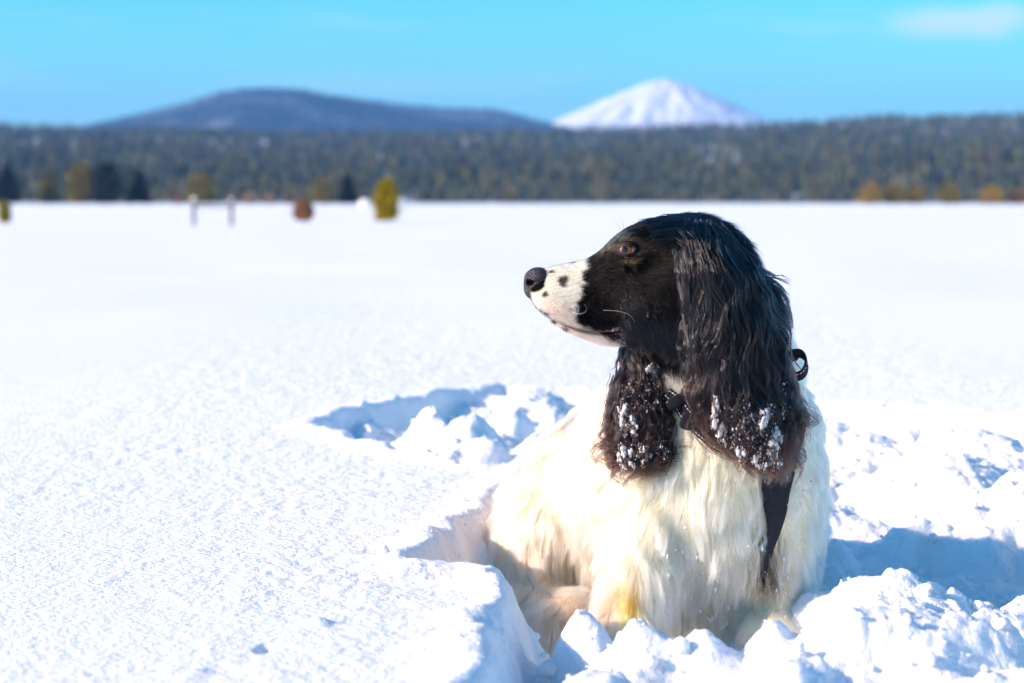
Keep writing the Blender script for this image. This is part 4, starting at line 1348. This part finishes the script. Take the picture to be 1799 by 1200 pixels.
    # white hair at the nape
    paths = [([(1352 + rng.uniform(0, 14), 575 + rng.uniform(0, 30), .0), (1370 + rng.uniform(-4, 6), 620, .0), (1380 + rng.uniform(-6, 6), 660, .0), (1392 + rng.uniform(-5, 5), 705, .0)], 1) for _ in range(26)]
    strokes(paths, 22, spread=4, seed=14, name='nape_hair', colour=(.86, .80, .70), colj=.06)
build_fringes()

# whiskers
def build_whiskers():
    wh = [[(1002, 562, -.030), (1012, 556, -.040), (1018, 545, -.046), (1014, 532, -.05), (1006, 529, -.05)],
          [(1006, 548, -.030), (1016, 552, -.042), (1028, 550, -.05), (1032, 541, -.052), (1026, 534, -.052)],
          [(1010, 512, -.030), (1018, 511, -.038), (1026, 514, -.042), (1029, 520, -.042)],
          [(1060, 545, -.034), (1085, 546, -.045), (1106, 552, -.052), (1116, 566, -.056)],
          [(990, 545, -.028), (1003, 545, -.040), (1012, 552, -.045)],
          [(960, 530, -.02), (968, 540, -.03), (972, 552, -.035)],
          [(1090, 405, -.02), (1084, 392, -.026), (1072, 384, -.03)],
          [(1096, 403, -.02), (1094, 388, -.026), (1086, 378, -.03)]]
    rng = np.random.default_rng(3)
    PP = []
    for w in wh:
        p = np.array(w); s = np.linspace(0, len(p) - 1, 20)
        b = [np.interp(s, np.arange(len(p)), p[:, k]) for k in range(3)]
        for _ in range(5):
            for q in range(3): b[q][1:-1] = .25 * b[q][:-2] + .5 * b[q][1:-1] + .25 * b[q][2:]
        PP.append(np.stack(at_vec(b[0], b[1], DOG_Y + b[2]), -1))
    P = np.stack(PP)
    c = np.full((len(P), 20, 3), .85)
    add_hair('whiskers', P, taper(len(P), 20, np.full(len(P), .00028), .3), c, M_FUR, DOG)
build_whiskers()

# ------------------------------------------------------------------ nose, eyes, lips
def sd_nose(P):
    x, y, z = P[:, 0], P[:, 1] - DOG_Y, P[:, 2]
    d = sd_ell(P, W(940, 490), (.0125, .0145, .0118))
    d = smin(d, sd_ell(P, W(951, 483), (.0115, .0120, .0080), rotY(12)), .005)
    d = smin(d, sd_ell(P, W(935, 508), (.0095, .0085, .0125), rotY(-14)), .005)
    for s in (-1, 1):
        d = smin(d, sd_ell(P, W(944, 486, s * .0085), (.0115, .0070, .0085)), .003)
        n1 = sd_ell(P, W(931, 496, s * .0095), (.0048, .0062, .0040))
        n2 = sd_cap(P, W(934, 498, s * .013), W(956, 494, s * .0195), .0024, .0013)
        d = -smin(-d, smin(n1, n2, .002), .0016)
    d = -smin(-d, sd_cap(P, W(922, 488), W(928, 520), .0008, .0012), .0015)
    return d

def build_face():
    lo = W(915, 530, -.03) - .002; hi = W(985, 455, .03) + .002
    lo = np.array([lo[0], DOG_Y - .03, lo[2]]); hi = np.array([hi[0], DOG_Y + .03, hi[2]])
    h = .0006
    A = extract(sd_nose, lo, hi, h, 4)
    V, F = vdb_mesh(A, lo, h); F = fix_winding(V, F, sd_nose)
    m, nt, b, out = new_mat('nose_leather')
    b.inputs['Base Color'].default_value = (.028, .021, .027, 1); b.inputs['Roughness'].default_value = .48
    b.inputs['Specular IOR Level'].default_value = .5
    tc = N(nt, 'ShaderNodeTexCoord'); vo = N(nt, 'ShaderNodeTexVoronoi'); vo.inputs['Scale'].default_value = 620
    nt.links.new(tc.outputs['Object'], vo.inputs['Vector'])
    bp = N(nt, 'ShaderNodeBump'); bp.inputs['Strength'].default_value = .9; bp.inputs['Distance'].default_value = .0012; bp.invert = True
    nt.links.new(vo.outputs['Distance'], bp.inputs['Height']); nt.links.new(bp.outputs[0], b.inputs['Normal'])
    mesh_obj('nose', V, F, m, DOG)
    # eyes
    sv, sf = icosphere(4)
    me, nt, b, out = new_mat('eyeball')
    b.inputs['Roughness'].default_value = .05; b.inputs['Specular IOR Level'].default_value = .40
    a = N(nt, 'ShaderNodeAttribute', attribute_name='col'); nt.links.new(a.outputs['Color'], b.inputs['Base Color'])
    lid, nt, b, out = new_mat('eyelid_skin')
    b.inputs['Roughness'].default_value = .6; b.inputs['Specular IOR Level'].default_value = .2
    a = N(nt, 'ShaderNodeAttribute', attribute_name='col'); nt.links.new(a.outputs['Color'], b.inputs['Base Color'])
    for side in (-1, 1):
        c = EYE_C.copy()
        if side > 0: c[1] = 2 * DOG_Y - EYE_C[1]
        gaze = np.array([-.30, side * .95, .02]); gaze /= np.linalg.norm(gaze)
        V = sv * EYE_R
        dt = sv @ gaze
        V = V + gaze * (smooth(.80, .97, dt) * .0009)[:, None]      # cornea
        o = mesh_obj('eye', V + c, sf, me, DOG)
        ang = np.degrees(np.arccos(np.clip(dt, -1, 1)))
        col = np.tile(np.array([.70, .42, .40]), (len(V), 1))
        ir = smooth(45, 42, ang)[:, None]; pu = smooth(24, 21.5, ang)[:, None]
        amber = np.array([.55, .15, .02]) * (0.75 + .4 * smooth(42, 25, ang))[:, None]
        rim = smooth(39, 44, ang)[:, None]
        col = col * (1 - ir) + (amber * (1 - .7 * rim)) * ir
        col = col * (1 - pu) + .004 * pu
        off_ = smooth(.66, .58, sv[:, 1] * side)[:, None]
        col = col * (1 - off_) + .006 * off_
        set_vcol(o, col)
        # lids: a rim of skin that follows the almond opening, lying on the ball
        K = 48; V = []; C = []
        R = 5
        for k in range(K):
            a = k * 6.2832 / K
            ca, sa_ = math.cos(a), math.sin(a)
            ex = .0090 * ca; ez = (.0034 if sa_ > 0 else .0030) * sa_ * (1 - .25 * abs(ca) ** 3) - .0012 * ca
            for r in range(R):
                g = 1 + r * .22
                x = ex * g + (0 if r < 2 else 0); z = ez * g + (.0009 * r * np.sign(sa_) if r > 1 else 0)
                yy = math.sqrt(max((EYE_R + .0003) ** 2 - x * x - z * z, 1e-8))
                bulge = (.0000, .0013, .0015, .0006, -.0020)[r]
                V.append(c + np.array([x, side * (yy + bulge), z]))
                pinkk = max(0, ca - .3) * 1.2 if r < 2 else 0
                low_ = max(0, -sa_) * .5 * (r == 0)
                f = min(1, pinkk * .9 + low_)
                C.append(np.array([.025, .018, .02]) * (1 - f) + np.array([.62, .36, .34]) * f)
        F = [(k * R + r, k * R + r + 1, ((k + 1) % K) * R + r + 1, ((k + 1) % K) * R + r) for k in range(K) for r in range(R - 1)]
        if side > 0: F = [f[::-1] for f in F]
        o = mesh_obj('eyelid', V, F, lid, DOG); set_vcol(o, np.array(C))
    # dark lips along the mouth line
    ml = [(931, 522), (940, 538), (955, 549), (975, 560), (995, 570), (1015, 577), (1035, 581), (1055, 582), (1072, 579), (1086, 575)]
    mm, nt, b, out = new_mat('lip_skin')
    b.inputs['Roughness'].default_value = .3
    a = N(nt, 'ShaderNodeAttribute', attribute_name='col'); nt.links.new(a.outputs['Color'], b.inputs['Base Color'])
    for side in (-1, 1):
        V, C, F = [], [], []
        p = np.array(ml, float); s = np.linspace(0, len(p) - 1, 40)
        X = np.interp(s, np.arange(len(p)), p[:, 0]); Z = np.interp(s, np.arange(len(p)), p[:, 1])
        for i in range(40):
            q = surf_point(X[i], Z[i], side)
            t = i / 39; r = .0015 + .0022 * smooth(.8, .95, t) - .0008 * (t > .98)
            for k in range(8):
                a_ = k * .7854
                V.append(q + np.array([0, math.cos(a_) * r * .8, math.sin(a_) * r]))
                f = smooth(.78, .9, t)
                C.append(np.array([.09, .045, .04]) * (1 - f) + np.array([.34, .20, .22]) * f)
            if i:
                for k in range(8): F.append(((i - 1) * 8 + k, i * 8 + k, i * 8 + (k + 1) % 8, (i - 1) * 8 + (k + 1) % 8))
        o = mesh_obj('lip', V, F, mm, DOG); set_vcol(o, np.array(C))

def surf_point(px, py, side=-1, off=0.0):
    """Point of the dog's surface under photograph pixel px, py; side -1 is the side towards the camera."""
    Ys = DOG_Y + side * np.arange(.16 if side < 0 else .11, -.45 if side < 0 else 0, -.0006)
    P = np.stack(at_vec(np.full(len(Ys), float(px)), np.full(len(Ys), float(py)), Ys), -1)
    s = sample_grid(P)
    k = np.argmax(s < off)
    if not (s < off).any(): k = int(np.argmin(s))
    return P[k]
build_face()

# ------------------------------------------------------------------ harness
def strap_mat(name, col, mesh=False):
    m, nt, b, out = new_mat(name)
    b.inputs['Base Color'].default_value = (*col, 1); b.inputs['Roughness'].default_value = .75; b.inputs['Specular IOR Level'].default_value = .2
    tc = N(nt, 'ShaderNodeTexCoord'); vo = N(nt, 'ShaderNodeTexVoronoi'); vo.inputs['Scale'].default_value = 420 if mesh else 1200
    nt.links.new(tc.outputs['Object'], vo.inputs['Vector'])
    bp = N(nt, 'ShaderNodeBump'); bp.inputs['Strength'].default_value = 1; bp.inputs['Distance'].default_value = .001
    nt.links.new(vo.outputs['Distance'], bp.inputs['Height']); nt.links.new(bp.outputs[0], b.inputs['Normal'])
    if mesh:
        mr = N(nt, 'ShaderNodeMapRange'); mr.inputs[1].default_value = .0; mr.inputs[2].default_value = .45
        mxn = N(nt, 'ShaderNodeMix', data_type='RGBA'); mxn.inputs[6].default_value = (.004, .004, .006, 1); mxn.inputs[7].default_value = (.022, .022, .028, 1)
        nt.links.new(vo.outputs['Distance'], mr.inputs[0]); nt.links.new(mr.outputs[0], mxn.inputs[0]); nt.links.new(mxn.outputs[2], b.inputs['Base Color'])
    return m
M_STRAP = strap_mat('black_webbing', (.014, .014, .018)); M_MESH = strap_mat('black_air_mesh', (.02, .02, .025), True)
M_STITCH = flat_mat('pale_thread', (.62, .62, .64), .6)

def ribbon(name, path, mat, parent, off=.006, thick=.0022, n=50, cols=7):
    h = np.array(path, float); s = np.linspace(0, len(h) - 1, n)
    c = [np.interp(s, np.arange(len(h)), h[:, k]) for k in range(3)]
    for _ in range(3):
        for q in range(3): c[q][1:-1] = .25 * c[q][:-2] + .5 * c[q][1:-1] + .25 * c[q][2:]
    tx = np.gradient(c[0]); ty = np.gradient(c[1]); l = np.hypot(tx, ty); nx, ny = -ty / l, tx / l
    top = np.zeros((n, cols, 3))
    for i in range(n):
        for j in range(cols):
            f = (j / (cols - 1) * 2 - 1)
            top[i, j] = surf_point(c[0][i] + nx[i] * f * c[2][i], c[1][i] + ny[i] * f * c[2][i], -1, off)
    for _ in range(4):
        top[1:-1] = .25 * top[:-2] + .5 * top[1:-1] + .25 * top[2:]
        top[:, 1:-1] = .25 * top[:, :-2] + .5 * top[:, 1:-1] + .25 * top[:, 2:]
    g = grad_grid(top.reshape(-1, 3)).reshape(top.shape)
    V = np.concatenate([top.reshape(-1, 3), (top - g * thick).reshape(-1, 3)])
    F = []; M_ = n * cols
    for i in range(n - 1):
        for j in range(cols - 1):
            a = i * cols + j; F.append((a, a + 1, a + cols + 1, a + cols)); F.append((M_ + a, M_ + a + cols, M_ + a + cols + 1, M_ + a + 1))
        for j in (0, cols - 1):
            a = i * cols + j; b = a + cols
            F.append((a, b, M_ + b, M_ + a) if j == 0 else (a, M_ + a, M_ + b, b))
    for i in (0, n - 1):
        for j in range(cols - 1):
            a = i * cols + j; F.append((a, M_ + a, M_ + a + 1, a + 1))
    o = mesh_obj(name, V, F, mat, parent)
    return o, top, g

def stitches(name, line, nrm, parent, every=.0042, ln=.0026, w=.0005):
    """Dashed seam: short raised threads along a line of points."""
    d = np.concatenate([[0], np.cumsum(np.linalg.norm(np.diff(line, axis=0), axis=1))])
    V, F = [], []
    for s in np.arange(0, d[-1] - ln, every):
        a = np.array([np.interp(s, d, line[:, k]) for k in range(3)]); b = np.array([np.interp(s + ln, d, line[:, k]) for k in range(3)])
        nn = np.array([np.interp(s, d, nrm[:, k]) for k in range(3)]); nn /= np.linalg.norm(nn) + 1e-9
        t = (b - a); t /= np.linalg.norm(t) + 1e-9; sd = np.cross(t, nn) * w
        bi = len(V)
        for p in (a, b):
            V += [p - sd - nn * .0002, p + sd - nn * .0002, p + sd * .6 + nn * .0005, p - sd * .6 + nn * .0005]
        for q in ((0, 1, 2, 3), (7, 6, 5, 4), (0, 4, 5, 1), (1, 5, 6, 2), (2, 6, 7, 3), (3, 7, 4, 0)): F.append(tuple(bi + i for i in q))
    return mesh_obj(name, V, F, M_STITCH, parent, smooth_=False)

def build_harness():
    root, top, g = ribbon('harness', HARN, M_MESH, DOG, off=.0065, n=64, cols=9)
    root['label'] = 'black mesh dog harness with webbing straps, pale stitching and a back loop'
    s2, t2, g2 = ribbon('neck_strap', HARN2, M_STRAP, root, off=.010, n=50, cols=7)
    stitches('stitching', t2[:, 1] + g2[:, 1] * .0003, g2[:, 1], root)
    stitches('stitching', t2[:, 5] + g2[:, 5] * .0003, g2[:, 5], root)
    # back loop
    c = W(1401, 641, -.01); V = []; line1 = []; nn = []
    K = 44; wd = .013; ax = np.array([-.25, -.62, .74]); ax /= np.linalg.norm(ax)
    for k in range(K):
        a = k * 6.2832 / K
        x = math.cos(a) * .0098 + .003 * math.sin(a); z = math.sin(a) * .0128 - .003 * math.cos(a)
        nrm = np.array([math.cos(a) / .0098, 0, math.sin(a) / .0128]); nrm -= ax * (nrm @ ax); nrm /= np.linalg.norm(nrm)
        for e, o in ((1, .0013), (-1, .0013), (-1, -.0013), (1, -.0013)):
            V.append(c + np.array([x, 0, z]) + ax * e * wd / 2 + nrm * o)
        line1.append(c + np.array([x, 0, z]) + ax * wd * .34 + nrm * .0015); nn.append(nrm)
    F = []
    for k in range(K):
        a, b = k * 4, ((k + 1) % K) * 4
        for q in range(4): F.append((a + q, a + (q + 1) % 4, b + (q + 1) % 4, b + q))
    mesh_obj('back_loop', V, F, M_STRAP, root)
    line1.append(line1[0]); nn.append(nn[0])
    stitches('stitching', np.array(line1), np.array(nn), root, .0040, .0022, .0006)
    # keeper under the loop
    sv, sf = icosphere(2)
    n = np.sign(sv) * np.abs(sv) ** .55
    mesh_obj('strap_keeper', n * np.array([.010, .011, .007]) + W(1387, 624, .0), sf, M_STRAP, root)
    # front buckle
    p = surf_point(1188, 706, -1, .013)
    mesh_obj('buckle', n * np.array([.012, .004, .007]) @ rotY(-30).T + p, sf, flat_mat('black_plastic', (.012, .012, .014), .3), root)
    q = surf_point(1208, 740, -1, .014)
    mesh_obj('strap_end', n * np.array([.008, .0035, .010]) @ rotY(20).T + q, sf, M_STRAP, root)
build_harness()

# ------------------------------------------------------------------ snow caught in the ears and coat
def build_ear_snow():
    rng = np.random.default_rng(77)
    SP = [(1345, 735, 12, 32, 1.0, -28), (1362, 780, 12, 26, .9, -20), (1256, 725, 7, 38, 1.0, -4), (1268, 770, 10, 25, .6, 0), (1290, 800, 26, 18, .5, 0), (1350, 812, 28, 16, .6, 0),
          (1330, 770, 40, 50, .5, 0), (1300, 740, 50, 45, .25, 0), (1380, 700, 8, 40, .25, 0), (1095, 735, 8, 34, 1.2, 0), (1113, 755, 6, 30, .8, 12), (1095, 800, 12, 26, .8, 0), (1120, 800, 22, 26, .7, 0),
          (1140, 650, 8, 5, .7, 0), (1157, 655, 5, 5, .6, 0), (1150, 700, 26, 30, .2, 0), (1165, 790, 12, 25, .35, 0), (1130, 690, 30, 40, .2, 0), (1100, 690, 15, 30, .25, 0)]
    pos, size = [], []
    for P, px, py, near in EAR_PTS:
        fx, fy = px.ravel(), py.ravel(); fp = P.reshape(-1, 3)
        for cx, cy_, rx, ry, amt, rot in SP:
            if (cx > 1200) != near: continue
            a = math.radians(rot); dx, dy = fx - cx, fy - cy_
            u = (dx * math.cos(a) - dy * math.sin(a)) / rx; v = (dx * math.sin(a) + dy * math.cos(a)) / ry
            m = np.where(u * u + v * v < 1)[0]
            if not len(m): continue
            # keep to the front layer
            dep = fp[m, 1]; m = m[dep < np.quantile(dep, .35)]
            k = int(150 * amt * rx * ry / 300 + 20 * amt)
            s = rng.choice(m, k)
            big = rng.uniform(0, 1, k) ** 6
            pos.append(fp[s] + np.array([0, -.0015, 0]) + rng.normal(0, .0008, (k, 3))); size.append(.0004 + .0017 * big * min(1, amt + .3))
    # bigger ice balls and crusts matted into the tips
    for P, px, py, near in EAR_PTS:
        fx, fy = px.ravel(), py.ravel(); fp = P.reshape(-1, 3)
        for cx, cy_, rx, ry, k, rot in ((1344, 728, 7, 24, 16, -28), (1362, 775, 8, 20, 14, -22), (1256, 720, 5, 30, 14, -3), (1270, 762, 7, 18, 8, 0), (1330, 800, 36, 20, 9, 0),
                                        (1095, 728, 5, 28, 14, 0), (1113, 752, 4, 24, 10, 12), (1093, 800, 8, 18, 9, 0), (1146, 650, 11, 5, 7, 0)):
            if (cx > 1200) != near: continue
            a = math.radians(rot); dx, dy = fx - cx, fy - cy_
            u = (dx * math.cos(a) - dy * math.sin(a)) / rx; v = (dx * math.sin(a) + dy * math.cos(a)) / ry
            m = np.where(u * u + v * v < 1)[0]
            if not len(m): continue
            m = m[fp[m, 1] < np.quantile(fp[m, 1], .25)]
            q = rng.choice(m, k)
            pos.append(fp[q] + np.array([0, -.001, 0])); size.append(rng.uniform(.0013, .0036, k))
    # a sprinkle on chest and paws
    P, nr = sample_surface(Vd, Fd, 260, lambda c, nn: ((~is_head(c)) & (nn @ VIEW > .3) & (to_px(c)[1] > 820)) * np.where(to_px(c)[1] > 960, 3.0, .6) * (to_px(c)[0] > 1150))
    pos.append(P + nr * rng.uniform(.008, .016, (260, 1))); size.append(.0004 + .0016 * rng.uniform(0, 1, 260) ** 5)
    pos = np.concatenate(pos); size = np.concatenate(size)
    V, F = icosphere(1)
    o = joined_copies('stuck_snow', V, F, pos, size, M_SNOW, squash=(.8, .8, 1.5), rough=.8, rng=rng, parent=DOG)
    o['kind'] = 'stuff'
    o['label'] = 'grains and small balls of snow frozen into the ear hair'
build_ear_snow()
